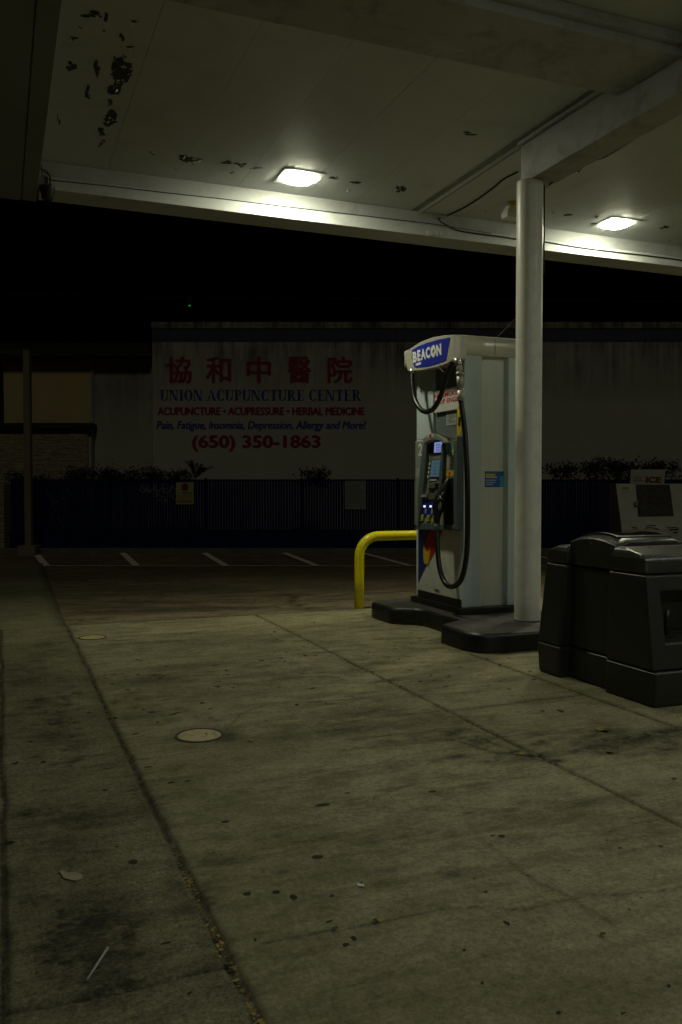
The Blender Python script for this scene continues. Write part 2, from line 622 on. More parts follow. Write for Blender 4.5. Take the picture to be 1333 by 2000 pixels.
M['screen_dim'] = emit('dim screen', (.09, .20, .29), 0.30)
M['led'] = emit('lit button', (.70, .78, 1.0), 1.3)
M['bollard'] = worn('yellow bollard paint', (.92, .78, .006), 0.28, var=0.05, scale=6, dirt=(.66, .52, .012), dirt_amt=0.6, bmp=0.04, fine=50)
M['kerb_black'] = worn('black kerb paint', (.011, .012, .012), 0.42, var=0.3, scale=5, dirt=(.035, .034, .03), dirt_amt=0.6, bmp=0.3, fine=45)
M['island_top'] = worn('island top', (.065, .063, .055), 0.45, var=0.35, scale=4, dirt=(.018, .018, .017), dirt_amt=0.95, bmp=0.25, fine=45)
M['bin'] = worn('dark plastic', (.024, .0245, .0235), 0.40, var=0.12, scale=6, dirt=(.04, .039, .034), dirt_amt=0.35, bmp=0.18, fine=220)
M['bin_lid'] = worn('bin lid plastic', (.034, .034, .031), 0.30, var=0.12, scale=6, dirt=(.07, .066, .055), dirt_amt=0.4, bmp=0.18, fine=220)
M['bin_dark'] = worn('bin opening', (.008, .008, .008), 0.8)
M['ice_white'] = worn('ice box white', (.38, .38, .33), 0.5, var=0.07, scale=2.5, dirt=(.26, .24, .18), dirt_amt=0.4)
M['ice_dark'] = worn('ice box door', (.006, .006, .007), 0.6)
M['fence_blue'] = worn('blue slats', (.005, .011, .060), 0.7, var=0.7, scale=3, dirt=(.002, .004, .02), dirt_amt=0.8, stretch=(4, 1, .3), bmp=0.1, spec=0.12)
M['fence_wall'] = worn('blue low wall', (.006, .014, .060), 0.8, spec=0.1, var=0.3, scale=2, dirt=(.004, .005, .012), dirt_amt=0.8)
M['rail'] = worn('fence rail', (.006, .008, .018), 0.7, spec=0.1)
M['graffiti'] = worn('white spray', (.15, .15, .16), 0.8, var=0.4, scale=6)
M['leaf'] = worn('dark leaves', (.010, .013, .006), 0.7, var=0.5, scale=3)
M['stem'] = worn('plant stem', (.03, .025, .018), 0.8)
M['kerb'] = worn('lot kerb', (.12, .11, .09), 0.85, var=0.3, scale=3)
M['wall'] = wall_mat('off white wall', (.42, .415, .36), 6.7, 1.9, 0.8)
M['wall_side'] = wall_mat('grey side wall', (.32, .32, .27), 5.8, 2.0, 0.5)
M['coping'] = wall_mat('stained coping', (.34, .33, .28), 7.2, 1.2, 0.95)
M['band'] = worn('dark blue band', (.03, .045, .075), 0.7, var=0.25, scale=2, stretch=(3, 1, .5))
M['tan'] = worn('tan panel', (.40, .33, .16), 0.8, var=0.08, scale=1.2, bmp=0.2, fine=12)
M['roof_black'] = worn('black roof edge', (.006, .006, .006), 0.8)
M['letter_red'] = worn('red wall paint', (.20, .018, .018), 0.8, var=0.22, scale=5)
M['letter_blue'] = worn('blue wall paint', (.02, .05, .26), 0.8, var=0.22, scale=5)
M['line'] = worn('parking line paint', (.82, .80, .68), 0.8, var=0.15, scale=8, dirt=(.3, .27, .2), dirt_amt=0.7)
M['pole'] = worn('lamp post paint', (.17, .155, .10), 0.6, var=0.12, scale=3)
M['pole_head'] = worn('lamp head', (.03, .03, .028), 0.5)
M['cover'] = worn('manhole cover paint', (.46, .39, .20), 0.7, var=0.15, scale=9, dirt=(.12, .10, .06), dirt_amt=0.85, bmp=0.2)
M['cover_faint'] = worn('faint cover paint', (.46, .39, .19), 0.8, var=0.2, scale=10, dirt=(.12, .10, .06), dirt_amt=0.9)
M['cover_rim'] = worn('manhole rim', (.06, .05, .04), 0.8)
M['litter'] = worn('dry leaves', (.30, .22, .05), 0.8, var=0.5, scale=20, dirt=(.07, .09, .02), dirt_amt=0.9)
M['scrap'] = worn('flattened paper', (.36, .31, .21), 0.9, var=0.15, scale=20)
M['straw'] = worn('white straw', (.36, .36, .33), 0.5)
M['green_lens'] = emit('green lens', (.02, .8, .2), .25)
M['ground'] = worn('far ground', (.05, .047, .04), 0.9, var=0.3, scale=0.3)


def scuffed(m, col, thr=.66):
    """pale scuffs and chips on dark paint"""
    nt = m.node_tree
    b = nt.nodes['Principled BSDF']
    l = b.inputs['Base Color'].links[0]
    n = noise(nt, coords(nt, (1.0, 1.0, 2.5)), 13.0, 9, 0.75, 0.8)
    g = noise(nt, coords(nt), 2.2, 4, 0.6)
    f = math_(nt, 'MULTIPLY', ramp(nt, n, [(thr - .08, 0.0), (thr + .04, 0.8)]), ramp(nt, g, [(.42, 0.0), (.6, 1.0)]))
    c = mix(nt, f, l.from_socket, col)
    nt.links.new(c, b.inputs['Base Color'])


scuffed(M['kerb_black'], (.11, .105, .095), .62)
scuffed(M['island_top'], (.20, .19, .17), .60)
scuffed(M['bin'], (.045, .045, .04), .64)
scuffed(M['bin_lid'], (.085, .083, .072), .62)
scuffed(M['column'], (.34, .27, .18), .70)
scuffed(M['bollard'], (.30, .22, .05), .70)
scuffed(M['post'], (.30, .31, .29), .70)
scuffed(M['door'], (.30, .28, .24), .68)


def stone_mat():
    m, nt, b = new_mat('stacked stone')
    vec = coords(nt)
    bk = nt.nodes.new('ShaderNodeTexBrick')
    bk.inputs['Scale'].default_value = 1.0
    bk.inputs['Brick Width'].default_value = 0.62
    bk.inputs['Row Height'].default_value = 0.105
    bk.inputs['Mortar Size'].default_value = 0.012
    bk.inputs['Mortar Smooth'].default_value = 0.6
    bk.offset = 0.37
    bk.inputs['Color1'].default_value = (.33, .30, .195, 1)
    bk.inputs['Color2'].default_value = (.29, .26, .165, 1)
    bk.inputs['Mortar'].default_value = (.235, .21, .135, 1)
    sw = nt.nodes.new('ShaderNodeSeparateXYZ'); nt.links.new(vec, sw.inputs[0])
    cb = nt.nodes.new('ShaderNodeCombineXYZ')
    wob = math_(nt, 'MULTIPLY', noise(nt, coords(nt, (1.2, 1, 2.5)), 2.0, 4, .6), .3)
    nt.links.new(sw.outputs['X'], cb.inputs[0]); nt.links.new(math_(nt, 'ADD', sw.outputs['Z'], wob), cb.inputs[1])
    nt.links.new(cb.outputs[0], bk.inputs['Vector'])
    n = noise(nt, coords(nt, (1, 1, 4)), 3.2, 6, 0.7, .6)
    c = mix(nt, 1.0, bk.outputs['Color'], ramp(nt, n, [(.36, (.55, .55, .55)), (.62, (1.2, 1.2, 1.2))]), 'MULTIPLY')
    nt.links.new(c, b.inputs['Base Color'])
    b.inputs['Roughness'].default_value = 0.9
    bump(nt, b, math_(nt, 'ADD', math_(nt, 'MULTIPLY', n, 1.2), math_(nt, 'MULTIPLY', bk.outputs['Fac'], -.6)), 0.9, 0.05)
    return m


M['stone'] = stone_mat()

XV = Vector((CT, ST, 0))        # forecourt axis a (to the right)
UV = Vector((-ST, CT, 0))       # forecourt axis b (away)
ZV = Vector((0, 0, 1))
X3 = Vector((1, 0, 0))


# ================================================================== GROUND
def lot_z(x, y):
    a = x * CT + y * ST
    b = -x * ST + y * CT
    d = np.maximum(b - 8.34, 0.0)
    e = np.maximum(21.5 - y, 0.0)
    t = d / np.maximum(d + e, 1e-6)
    return -0.7 * t


def polydist(PA, PB, pts):
    best = np.full(PA.shape, 1e9)
    for (x0, y0), (x1, y1) in zip(pts[:-1], pts[1:]):
        dx, dy = x1 - x0, y1 - y0
        L = dx * dx + dy * dy + 1e-12
        t = np.clip(((PA - x0) * dx + (PB - y0) * dy) / L, 0, 1)
        best = np.minimum(best, np.hypot(PA - x0 - t * dx, PB - y0 - t * dy))
    return best


def pxline(*q):
    return [ab_z(x, y)[:2] for x, y in q]


def wobble(pts, amp, step=0.05, seed=1):
    rg = np.random.default_rng(seed)
    out = []
    off = 0.0
    for (x0, y0), (x1, y1) in zip(pts[:-1], pts[1:]):
        L = math.hypot(x1 - x0, y1 - y0)
        n = max(1, int(L / step))
        nx, ny = -(y1 - y0) / max(L, 1e-6), (x1 - x0) / max(L, 1e-6)
        for k in range(n):
            off = off * 0.8 + rg.normal(0, amp)
            t = k / n
            out.append((x0 + (x1 - x0) * t + nx * off, y0 + (y1 - y0) * t + ny * off))
    out.append(pts[-1])
    return out


def grid_mesh(name, pts, na, nb, mat, attrs, rotz=0.0):
    me = bpy.data.meshes.new(name)
    i = np.arange((na - 1) * (nb - 1))
    r, c = i // (nb - 1), i % (nb - 1)
    q = np.stack([r * nb + c, (r + 1) * nb + c, (r + 1) * nb + c + 1, r * nb + c + 1], 1)
    me.vertices.add(na * nb)
    me.vertices.foreach_set('co', pts.reshape(-1).astype(np.float32))
    me.loops.add(q.size)
    me.loops.foreach_set('vertex_index', q.reshape(-1).astype(np.int32))
    me.polygons.add(len(q))
    me.polygons.foreach_set('loop_start', np.arange(0, q.size, 4, dtype=np.int32))
    me.update()
    me.validate()
    for k, arr in attrs.items():
        at = me.attributes.new(k, 'FLOAT', 'POINT')
        at.data.foreach_set('value', arr.reshape(-1).astype(np.float32))
    me.materials.append(mat)
    o = bpy.data.objects.new(name, me)
    o.rotation_euler = (0, 0, rotz)
    COL.objects.link(o)
    return o


def make_pad():
    aa = np.concatenate([[-.6, -.3, -.1], np.arange(-.03, 3.6, .012), np.arange(3.6, 5, .04), np.arange(5, 16.1, .5)])
    bb = np.concatenate([np.arange(-9, 1.6, .4), np.arange(1.6, 3.7, .012), np.arange(3.7, 5.6, .018), np.arange(5.6, 8.33, .03), [8.335, 8.3351]])
    PA, PB = np.meshgrid(aa, bb, indexing='ij')
    Z = np.zeros_like(PA)
    stain = np.zeros_like(PA)
    gum = np.zeros_like(PA)
    strip = (PA < 0.565).astype(float)

    def add(arr, val): np.maximum(arr, val, out=arr)
    # joints between the slabs: real grooves, dirty edges
    joints = [
        (wobble([(.565, -9), (.565, 8.33)], .0022, .05, 3), .014, .8),
        (wobble([(2.405, -9), (2.405, 8.33)], .0014, .05, 4), .009, .95),
        (wobble([(2.405, 4.33), (3.39, 4.36)], .001, .05, 5), .009, .85),
        (wobble([(3.385, -9), (3.385, 5.75)], .001, .05, 6), .011, .95),
        (wobble([(0, 2.235), (.555, 2.225)], .003, .05, 8), .011, .75),
        (wobble([(-.006, -9), (-.006, 8.33)], .002, .05, 9), .009, .9),
    ]
    for pts, w, s in joints:
        d = polydist(PA, PB, pts)
        Z -= 0.014 * np.clip(1.25 - d / w, 0, 1)
        add(stain, s * np.clip(1.6 - d / w, 0, 1))
        add(stain, .34 * np.exp(-(d / (w * 3.2)) ** 2))
    # cracks
    cracks = [
        (pxline((500, 1852), (560, 1838), (640, 1822), (740, 1803), (790, 1792), (870, 1775), (930, 1771), (1010, 1778), (1050, 1770), (1130, 1752), (1250, 1742), (1333, 1735)), .005, .6),
        (pxline((940, 1640), (1000, 1690), (1060, 1730), (1130, 1762), (1200, 1810)), .008, .42),
        (pxline((440, 1425), (470, 1395), (520, 1378), (620, 1371), (740, 1364)), .006, .5),
        (pxline((164, 1478), (205, 1475), (250, 1473)), .006, .6),
        (pxline((900, 1452), (960, 1470), (1030, 1480), (1085, 1492)), .012, .8),
        (pxline((930, 1440), (990, 1462), (1030, 1478)), .010, .7),
    ]
    for k, (pts, w, s) in enumerate(cracks):
        d = polydist(PA, PB, wobble(pts, .004, .04, 20 + k))
        add(stain, s * np.clip(1.7 - d / w, 0, 1))
        add(stain, .3 * s * np.exp(-(d / (w * 4)) ** 2))
    # tyre and drip lines, soft
    soft = [
        (((380, 1641), (560, 1642), (760, 1632), (860, 1622), (960, 1600), (1030, 1578), (1090, 1562), (1180, 1545)), .028, .46),
        (((400, 1560), (580, 1533), (700, 1507), (860, 1489), (940, 1482)), .024, .44),
        (((540, 1520), (640, 1507), (720, 1497)), .02, .35),
        (((300, 1465), (420, 1448), (520, 1440)), .03, .3),
        (((400, 1258), (520, 1246), (620, 1240)), .05, .33),
        (((170, 1262), (300, 1256), (400, 1250)), .04, .35),
        (((110, 1352), (122, 1395), (136, 1440), (150, 1490)), .016, .85),
        (((40, 1375), (28, 1400), (45, 1425), (90, 1430)), .02, .45),
        (((60, 1368), (110, 1350)), .02, .5),
        (((225, 1780), (245, 1830), (255, 1880), (268, 1905)), .022, .75),
        (((130, 1760), (112, 1810), (115, 1860), (140, 1905)), .03, .62),
        (((70, 1610), (110, 1600), (190, 1590)), .03, .5),
        (((380, 1700), (420, 1715), (450, 1740)), .03, .35),
        (((1120, 1660), (1200, 1640), (1333, 1610)), .03, .2),
    ]
    for k, (q, w, s) in enumerate(soft):
        path = wobble(pxline(*q), .010, .04, 50 + k)
        rg_ = np.random.default_rng(80 + k)
        for ca, cb in path:
            if rg_.random() < .25: continue
            wr = w * rg_.uniform(.5, 1.9) * (1.5 if ca < .56 else 1.0)
            ox, oy = rg_.normal(0, w * .7, 2)
            i0, i1 = np.searchsorted(aa, (ca + ox - 4 * wr, ca + ox + 4 * wr)); j0, j1 = np.searchsorted(bb, (cb + oy - 4 * wr, cb + oy + 4 * wr))
            sub = np.s_[i0:i1, j0:j1]
            val = s * rg_.uniform(.45, 1.15) * np.exp(-(((PA[sub] - ca - ox) / (wr * 1.3)) ** 2 + ((PB[sub] - cb - oy) / wr) ** 2))
            stain[sub] = np.maximum(stain[sub], np.minimum(val, .95))
    rgz = np.random.default_rng(31)
    for (x0, y0, x1, y1, n_, r0, r1, s0) in ((105, 1345, 160, 1500, 40, .008, .03, .8), (60, 1340, 130, 1420, 30, .015, .05, .5), (215, 1745, 275, 1930, 46, .006, .028, .85), (85, 1745, 145, 1930, 46, .008, .035, .7),
                                              (60, 1570, 200, 1690, 40, .015, .05, .45), (130, 1760, 240, 1960, 40, .02, .07, .5), (20, 1255, 140, 1345, 40, .02, .07, .4), (330, 1660, 450, 1790, 34, .008, .035, .45),
                                              (190, 1310, 420, 1420, 60, .012, .06, .42), (560, 1385, 900, 1450, 60, .012, .07, .38), (880, 1425, 1090, 1490, 46, .008, .04, .7), (1120, 1425, 1333, 1475, 50, .012, .06, .6),
                                              (430, 1250, 760, 1330, 50, .012, .06, .35), (700, 1290, 1000, 1370, 40, .01, .05, .28), (480, 1690, 1000, 1780, 50, .01, .05, .25), (900, 1600, 1333, 1700, 40, .012, .05, .25), (640, 1880, 1333, 1990, 40, .012, .05, .22)):
        for _ in range(n_):
            ca, cb, _z = ab_z(rgz.uniform(x0, x1), rgz.uniform(y0, y1))
            rr_ = rgz.uniform(r0, r1)
            ex = rgz.uniform(1.0, 2.6) if x0 > 280 else rgz.uniform(.7, 1.5)
            i0, i1 = np.searchsorted(aa, (ca - 3 * rr_ * ex, ca + 3 * rr_ * ex)); j0, j1 = np.searchsorted(bb, (cb - 3 * rr_, cb + 3 * rr_))
            sub = np.s_[i0:i1, j0:j1]
            stain[sub] = np.maximum(stain[sub], min(.98, 1.4 * s0) * rgz.uniform(.4, 1.1) * np.exp(-(((PA[sub] - ca) / (rr_ * ex)) ** 2 + ((PB[sub] - cb) / rr_) ** 2)))
    # blotches
    blobs = [(700, 1425, .5, .12, .34), (790, 1420, .3, .08, .3), (1050, 1478, .16, .05, .95), (1010, 1470, .12, .04, .75),
             (1240, 1445, .42, .10, .62), (1300, 1430, .35, .06, .6), (1170, 1460, .16, .05, .6), (940, 1446, .12, .04, .55),
             (840, 1330, .25, .08, .3), (700, 1310, .12, .05, .45), (760, 1330, .2, .05, .4), (640, 1275, .2, .05, .35),
             (300, 1330, .3, .14, .38), (380, 1300, .4, .14, .26), (270, 1400, .2, .1, .34), (80, 1370, .09, .12, .5), (70, 1480, .07, .05, .4),
             (180, 1800, .11, .26, .50), (190, 1880, .12, .18, .48), (200, 1930, .10, .10, .45), (60, 1590, .09, .06, .5), (150, 1600, .10, .08, .45), (120, 1650, .10, .10, .35), (60, 1760, .05, .12, .4), (100, 1440, .10, .16, .42), (60, 1330, .12, .2, .35), (90, 1260, .14, .25, .3), (250, 1830, .03, .10, .6), (115, 1840, .04, .12, .5), (520, 1900, .2, .06, .10), (620, 1975, .2, .04, .16),
             (1100, 1890, .25, .06, .14), (1250, 1950, .3, .08, .18), (960, 1700, .14, .05, .25), (390, 1437, .2, .12, .42), (440, 1440, .09, .09, .6),
             (185, 1330, .1, .2, .3), (985, 1330, .2, .08, .3), (1150, 1570, .2, .06, .3), (890, 1710, .1, .04, .3), (480, 1770, .12, .05, .2)]
    for x, y, ra, rb, s in blobs:
        ca, cb, _ = ab_z(x, y)
        add(stain, min(.98, 1.75 * s) * np.exp(-(((PA - ca) / ra) ** 2 + ((PB - cb) / rb) ** 2)))
    # chewing gum and oil drops
    spots = [(440, 1607, .018), (680, 1551, .013), (260, 1686, .022), (262, 1683, .014), (20, 1648, .022), (205, 1545, .017), (620, 1676, .024),
             (980, 1635, .018), (540, 1745, .018), (573, 1755, .020), (483, 1748, .017), (990, 1805, .016), (367, 1527, .018), (265, 1435, .022),
             (1210, 1658, .012), (1292, 1655, .012), (648, 1752, .012), (325, 1845, .014), (692, 1835, .014), (675, 1848, .014), (500, 1838, .010),
             (1317, 1523, .018), (60, 1450, .018), (85, 1490, .022), (30, 1493, .018), (1095, 1390, .03), (630, 1574, .03), (845, 1548, .02),
             (878, 1322, .022), (803, 1310, .025), (800, 1310, .02), (870, 1342, .02), (995, 1347, .02), (900, 1304, .02), (1060, 1390, .02), (290, 1500, .02), (335, 1530, .02)]
    rg = np.random.default_rng(11)
    for _ in range(120):
        spots.append((rg.uniform(520, 1100), rg.uniform(1215, 1345), rg.uniform(.009, .022)))
    for _ in range(90):
        spots.append((rg.uniform(0, 1333), rg.uniform(1345, 1990), rg.uniform(.003, .010)))
    for _ in range(60):
        spots.append((rg.uniform(170, 620), rg.uniform(1240, 1420), rg.uniform(.008, .026)))
    for x, y, r in spots:
        ca, cb, _ = ab_z(x, y)
        e = rg.uniform(.7, 1.5)
        r *= .78
        d = np.hypot((PA - ca) / e, (PB - cb) * e)
        m_ = d < r * 3
        gum[m_] = np.maximum(gum[m_], np.clip(1.5 - d[m_] / r, 0, 1))
    Z[aa >= .56, -1] = -0.08
    Z += 0.004
    return grid_mesh('concrete_pad', np.stack([PA, PB, Z], -1), len(aa), len(bb), M['concrete'], dict(stain=stain, gum=gum, strip=strip), TH)


tag(make_pad(), kind='structure')


def make_lot():
    xx = np.concatenate([np.arange(-60, -12, 2.0), np.arange(-12, 14, .12), np.arange(14, 61, 2.0)])
    yy = np.concatenate([np.arange(-40, 6, 2.0), np.arange(6, 12, .06), np.arange(12, 34, .2)])
    X, Y = np.meshgrid(xx, yy, indexing='ij')
    A_ = X * CT + Y * ST
    B_ = -X * ST + Y * CT
    Z = lot_z(X, Y)
    Z = Z + 0.012 * np.sin(X * 1.3 + Y * .6) * np.clip((B_ - 9) / 3, 0, 1)
    Z = np.where((B_ < 8.34) & (A_ > -0.6), -0.04, Z)
    stain = np.zeros_like(X)
    for x, y, rx, ry, s in [(290, 1192, .75, .32, 1.0), (380, 1188, .9, .25, .9), (220, 1180, .6, .3, .7), (450, 1192, .5, .18, .7), (560, 1150, 1.0, .4, .6), (180, 1195, .4, .2, .8), (330, 1165, 1.2, .5, .6), (650, 1170, .7, .3, .5), (700, 1130, 1.4, .8, .5), (400, 1135, 1.6, .8, .6)]:
        p = on_z(x, y, -0.06)
        stain = np.maximum(stain, s * np.exp(-(((X - p.x) / rx) ** 2 + ((Y - p.y) / ry) ** 2)))
    crk = wobble([(on_z(x, y, z).x, on_z(x, y, z).y) for x, y, z in ((545, 1150, -.14), (575, 1165, -.1), (582, 1178, -.07), (598, 1190, -.03))], .02, .1, 5)
    d = polydist(X, Y, crk)
    stain = np.maximum(stain, np.clip(1.5 - d / .05, 0, 1))
    crk = wobble([(on_z(x, y, -.1).x, on_z(x, y, -.1).y) for x, y in ((620, 1168), (680, 1160), (760, 1156), (812, 1150))], .02, .1, 6)
    stain = np.maximum(stain, np.clip(1.3 - polydist(X, Y, crk) / .05, 0, .9))
    stain = np.maximum(stain, .6 * np.clip(1.2 - np.abs(B_ - 8.38) / .05, 0, 1))
    return grid_mesh('parking_lot', np.stack([X, Y, Z], -1), len(xx), len(yy), M['asphalt'], dict(stain=stain), 0.0)


tag(make_lot(), kind='structure')
g = MB(); g.face([WD(-400, -400, -.9), WD(400, -400, -.9), WD(400, 400, -.9), WD(-400, 400, -.9)])
tag(g.build('ground', M['ground'], origin=(0, 0, -.9)), kind='structure')


def strip_piece():
    """rough concrete driveway strip that runs on beside the lot"""
    bb = np.concatenate([[8.325], np.arange(8.34, 23.6, .1)])
    tt = np.linspace(0, 1, 16)
    pts = np.zeros((len(tt), len(bb), 3)); stain = np.zeros((len(tt), len(bb)))
    for j, b in enumerate(bb):
        w = .565 + .43 * (b - 8.34) / 14.3
        for i, t in enumerate(tt):
            a = -.6 + t * (w + .6)
            p = AB(a, b)
            pts[i, j] = (a, b, float(lot_z(np.array(p.x), np.array(p.y))) + (0.0042 if b < 9.3 else 0.0042 + .018 * min(1, (b - 9.3) / 1.5)))
        stain[-1, j] = .8; stain[-2, j] = .3
    return grid_mesh('driveway', pts, len(tt), len(bb), M['concrete'], dict(stain=stain, gum=np.zeros_like(stain), strip=np.ones_like(stain)), TH)


tag(strip_piece(), kind='structure')


def lot_pt(x, y, dz=0.0):
    return WD(x, y, float(lot_z(np.array(x), np.array(y))) + 0.012 * 1.2 + 0.004 + dz)


def paint_line(p0, p1, w):
    mb = MB()
    d = Vector((p1[0] - p0[0], p1[1] - p0[1])); L = d.length; d.normalize(); n = Vector((-d.y, d.x)) * w / 2
    N = max(1, int(L / .5))
    for i in range(N):
        a = Vector(p0) + d * (L * i / N); b = Vector(p0) + d * (L * (i + 1) / N)
        mb.face([lot_pt(a.x - n.x, a.y - n.y), lot_pt(b.x - n.x, b.y - n.y), lot_pt(b.x + n.x, b.y + n.y), lot_pt(a.x + n.x, a.y + n.y)])
    tag(mb.build('parking_line', M['line']), kind='structure')


LOTY = 21.55
paint_line((-7.6, LOTY), (9.5, LOTY), .10)
for sx, lean in ((-7.5, .42), (-5.2, .34), (-2.93, .29), (-.62, .26), (1.75, .26), (4.1, .26), (6.4, .26)):
    paint_line((sx, LOTY + .06), (sx - lean * 4.2, LOTY + 4.26), .19)
kb = MB()
kb.box(WD, (-10.6, 15), (26.2, 26.6), (-.75, -.585))
tag(kb.build('lot_kerb', M['kerb'], bevel=.02), kind='structure')

# ================================================================== CANOPY
ZC = 4.25
BF = 8.225
can = thing('gas_station_canopy', 'white flat canopy over the forecourt with peeling ceiling paint and a round column', 'canopy', AB(4.21, 6.19, .16), TH)
mb = MB()
# ceiling: long deck sheets with fine seams, and peeled patches
a = -.9
k = 0
while a < 16:
    w = .62
    mb.box(AB, (a, a + w - .0022), (-3.6, BF + .3), (ZC + .0005 * (k % 3), ZC + .03))
    a += w; k += 1
mb.box(AB, (-1.2, 16), (-3.6, BF + .5), (ZC + .034, ZC + .05), 0)


def flake(px, py, w, h, mi, n=4, seed=0):
    """ragged patch where the ceiling paint has come off, seen around pixel px,py; w,h in photo pixels"""
    rg = random.Random(seed)
    for _ in range(n):
        cx, cy_ = px + rg.uniform(-.38, .38) * w, py + rg.uniform(-.38, .38) * h
        rw, rh = w * rg.uniform(.18, .42), h * rg.uniform(.18, .42)
        N = rg.randint(9, 15)
        pts = []
        for i in range(N):
            t = 2 * math.pi * i / N
            r_ = rg.uniform(.45, 1.15)
            q = ab_z(cx + rw * r_ * math.cos(t), cy_ + rh * r_ * math.sin(t), ZC - .0015)
            pts.append(AB(q[0], q[1], ZC - .0015 - .0004 * rg.random()))
        mb.face(pts, mi)
        if mi == 2 and w > 9:
            for _k in range(1 if rg.random() < .45 else 0):
                i = rg.randrange(N)
                p, q = Vector(pts[i]), Vector(pts[(i + 1) % N])
                tip = (p + q) / 2 + Vector((rg.uniform(-.02, .02), rg.uniform(-.02, .02), -rg.uniform(.008, .022)))
                mb.face([p, q, tip], 3)


flk = [(181, 29, 34, 12, 5), (208, 32, 8, 18, 3), (157, 52, 6, 5, 2), (204, 60, 6, 5, 2), (145, 75, 14, 6, 3), (140, 128, 16, 14, 5), (188, 131, 11, 28, 5), (173, 180, 10, 20, 4),
       (238, 134, 36, 36, 9), (236, 120, 14, 10, 4), (228, 174, 24, 24, 7), (217, 199, 10, 10, 3), (212, 229, 24, 22, 7), (209, 240, 14, 10, 3), (201, 256, 13, 18, 4), (196, 283, 9, 8, 3), (203, 276, 8, 6, 2),
       (262, 42, 26, 4, 3), (260, 92, 20, 4, 2), (238, 70, 10, 16, 3), (243, 110, 6, 6, 2), (371, 309, 34, 12, 7), (372, 316, 12, 10, 3), (440, 317, 20, 6, 5), (468, 322, 26, 6, 5), (500, 328, 24, 4, 3),
       (455, 337, 8, 4, 2), (654, 348, 20, 5, 4), (698, 357, 26, 6, 5), (680, 372, 14, 3, 2), (783, 370, 14, 12, 6), (297, 299, 8, 6, 2), (115, 235, 5, 20, 2), (918, 262, 30, 8, 1), (1108, 420, 24, 5, 2), (1165, 424, 12, 4, 2), (1160, 435, 14, 5, 2), (1298, 444, 18, 5, 3), (1308, 471, 5, 3, 1), (1080, 416, 6, 4, 1), (950, 412, 6, 3, 1), (345, 331, 6, 3, 1)]
for i, (x, y, w, h, n) in enumerate(flk): flake(x, y, w * 1.15, h * 1.15, 2, n + 1, i)
for i, (x, y, w, h, n) in enumerate([(237, 160, 14, 12, 2), (206, 264, 10, 14, 2), (265, 44, 22, 16, 1), (300, 299, 5, 4, 1), (790, 376, 6, 5, 1), (152, 60, 8, 14, 1), (244, 78, 6, 18, 1)]): flake(x, y, w, h, 3, n, 100 + i)
mb.build('ceiling', [M['ceiling'], M['seam'], M['peel'], M['curl']], can)

mb = MB()   # far edge beam: sloped top strip, projecting lower band, wide underside
prof = [(BF, ZC - .001), (BF + .075, 4.12), (BF - .012, 4.112), (BF - .022, 4.10), (BF - .022, 3.992), (BF + .30, 3.985), (BF + .30, 4.75), (BF + .1, 4.75), (BF + .1, ZC - .001)]
mb.prism([AB(.36, b, z) for b, z in prof], XV * 15.6)
mb.build('far_edge_beam', M['beam'], can, bevel=.004)
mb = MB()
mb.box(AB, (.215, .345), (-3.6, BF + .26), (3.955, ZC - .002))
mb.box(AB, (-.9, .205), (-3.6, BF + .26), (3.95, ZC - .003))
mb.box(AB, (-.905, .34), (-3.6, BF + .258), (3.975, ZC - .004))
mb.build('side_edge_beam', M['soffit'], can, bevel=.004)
mb = MB()
mb.box(AB, (-1.2, 16), (-3.8, 8.5), (4.6, 4.75))
mb.box(AB, (-1.2, 16), (-3.8, -3.6), (3.97, 4.6))
mb.box(AB, (-1.2, -.91), (-3.6, 8.5), (3.97, 4.6))
mb.build('roof', M['beam'], can)
mb = MB()
mb.box(AB, (.35, 16), (4.43, 5.04), (4.12, ZC - .001))
mb.box(AB, (.35, 16), (4.38, 4.43), (4.18, ZC - .001))
mb.build('girder', M['beam_dull'], can, bevel=.005)
mb = MB()
mb.box(AB, (4.165, 4.40), (-3.6, 6.27), (3.895, ZC - .005))
mb.box(AB, (4.150, 4.415), (-3.6, 6.28), (3.883, 3.895))
mb.box(AB, (4.13, 4.43), (5.2, 6.285), (ZC - .035, ZC - .008))
mb.build('crossbeam', M['beam_dull'], can, bevel=.004)
mb = MB()
mb.box(AB, (4.165, 4.178), (5.05, BF - .001), (ZC - .045, ZC - .002))
mb.box(AB, (4.178, 4.235), (6.29, BF - .002), (ZC - .012, ZC - .003))
mb.box(AB, (4.095, 4.165), (5.05, BF - .002), (ZC - .008, ZC - .003))
mb.build('ceiling_channel', M['channel'], can)
mb = MB()
cc = (4.200, 6.185)
NR = 48
rings = []
for z in (.135, .17, .18, 1.0, 2.0, 3.0, 3.87, 3.885):
    r_ = .111
    rings.append([AB(cc[0] + r_ * math.cos(2 * math.pi * i / NR), cc[1] + r_ * math.sin(2 * math.pi * i / NR), z) for i in range(NR)])
mb.loft(rings, 0, True, True)
colm = mb.build('column', M['column'], can)
mb = MB()
mb.loft([[AB(cc[0] + r_ * math.cos(2 * math.pi * i / 32), cc[1] + r_ * math.sin(2 * math.pi * i / 32), z) for i in range(32)] for r_, z in ((.118, .160), (.118, .164), (.112, .168))], 0, True, True)
mb.build('column_foot', M['rust'], can)


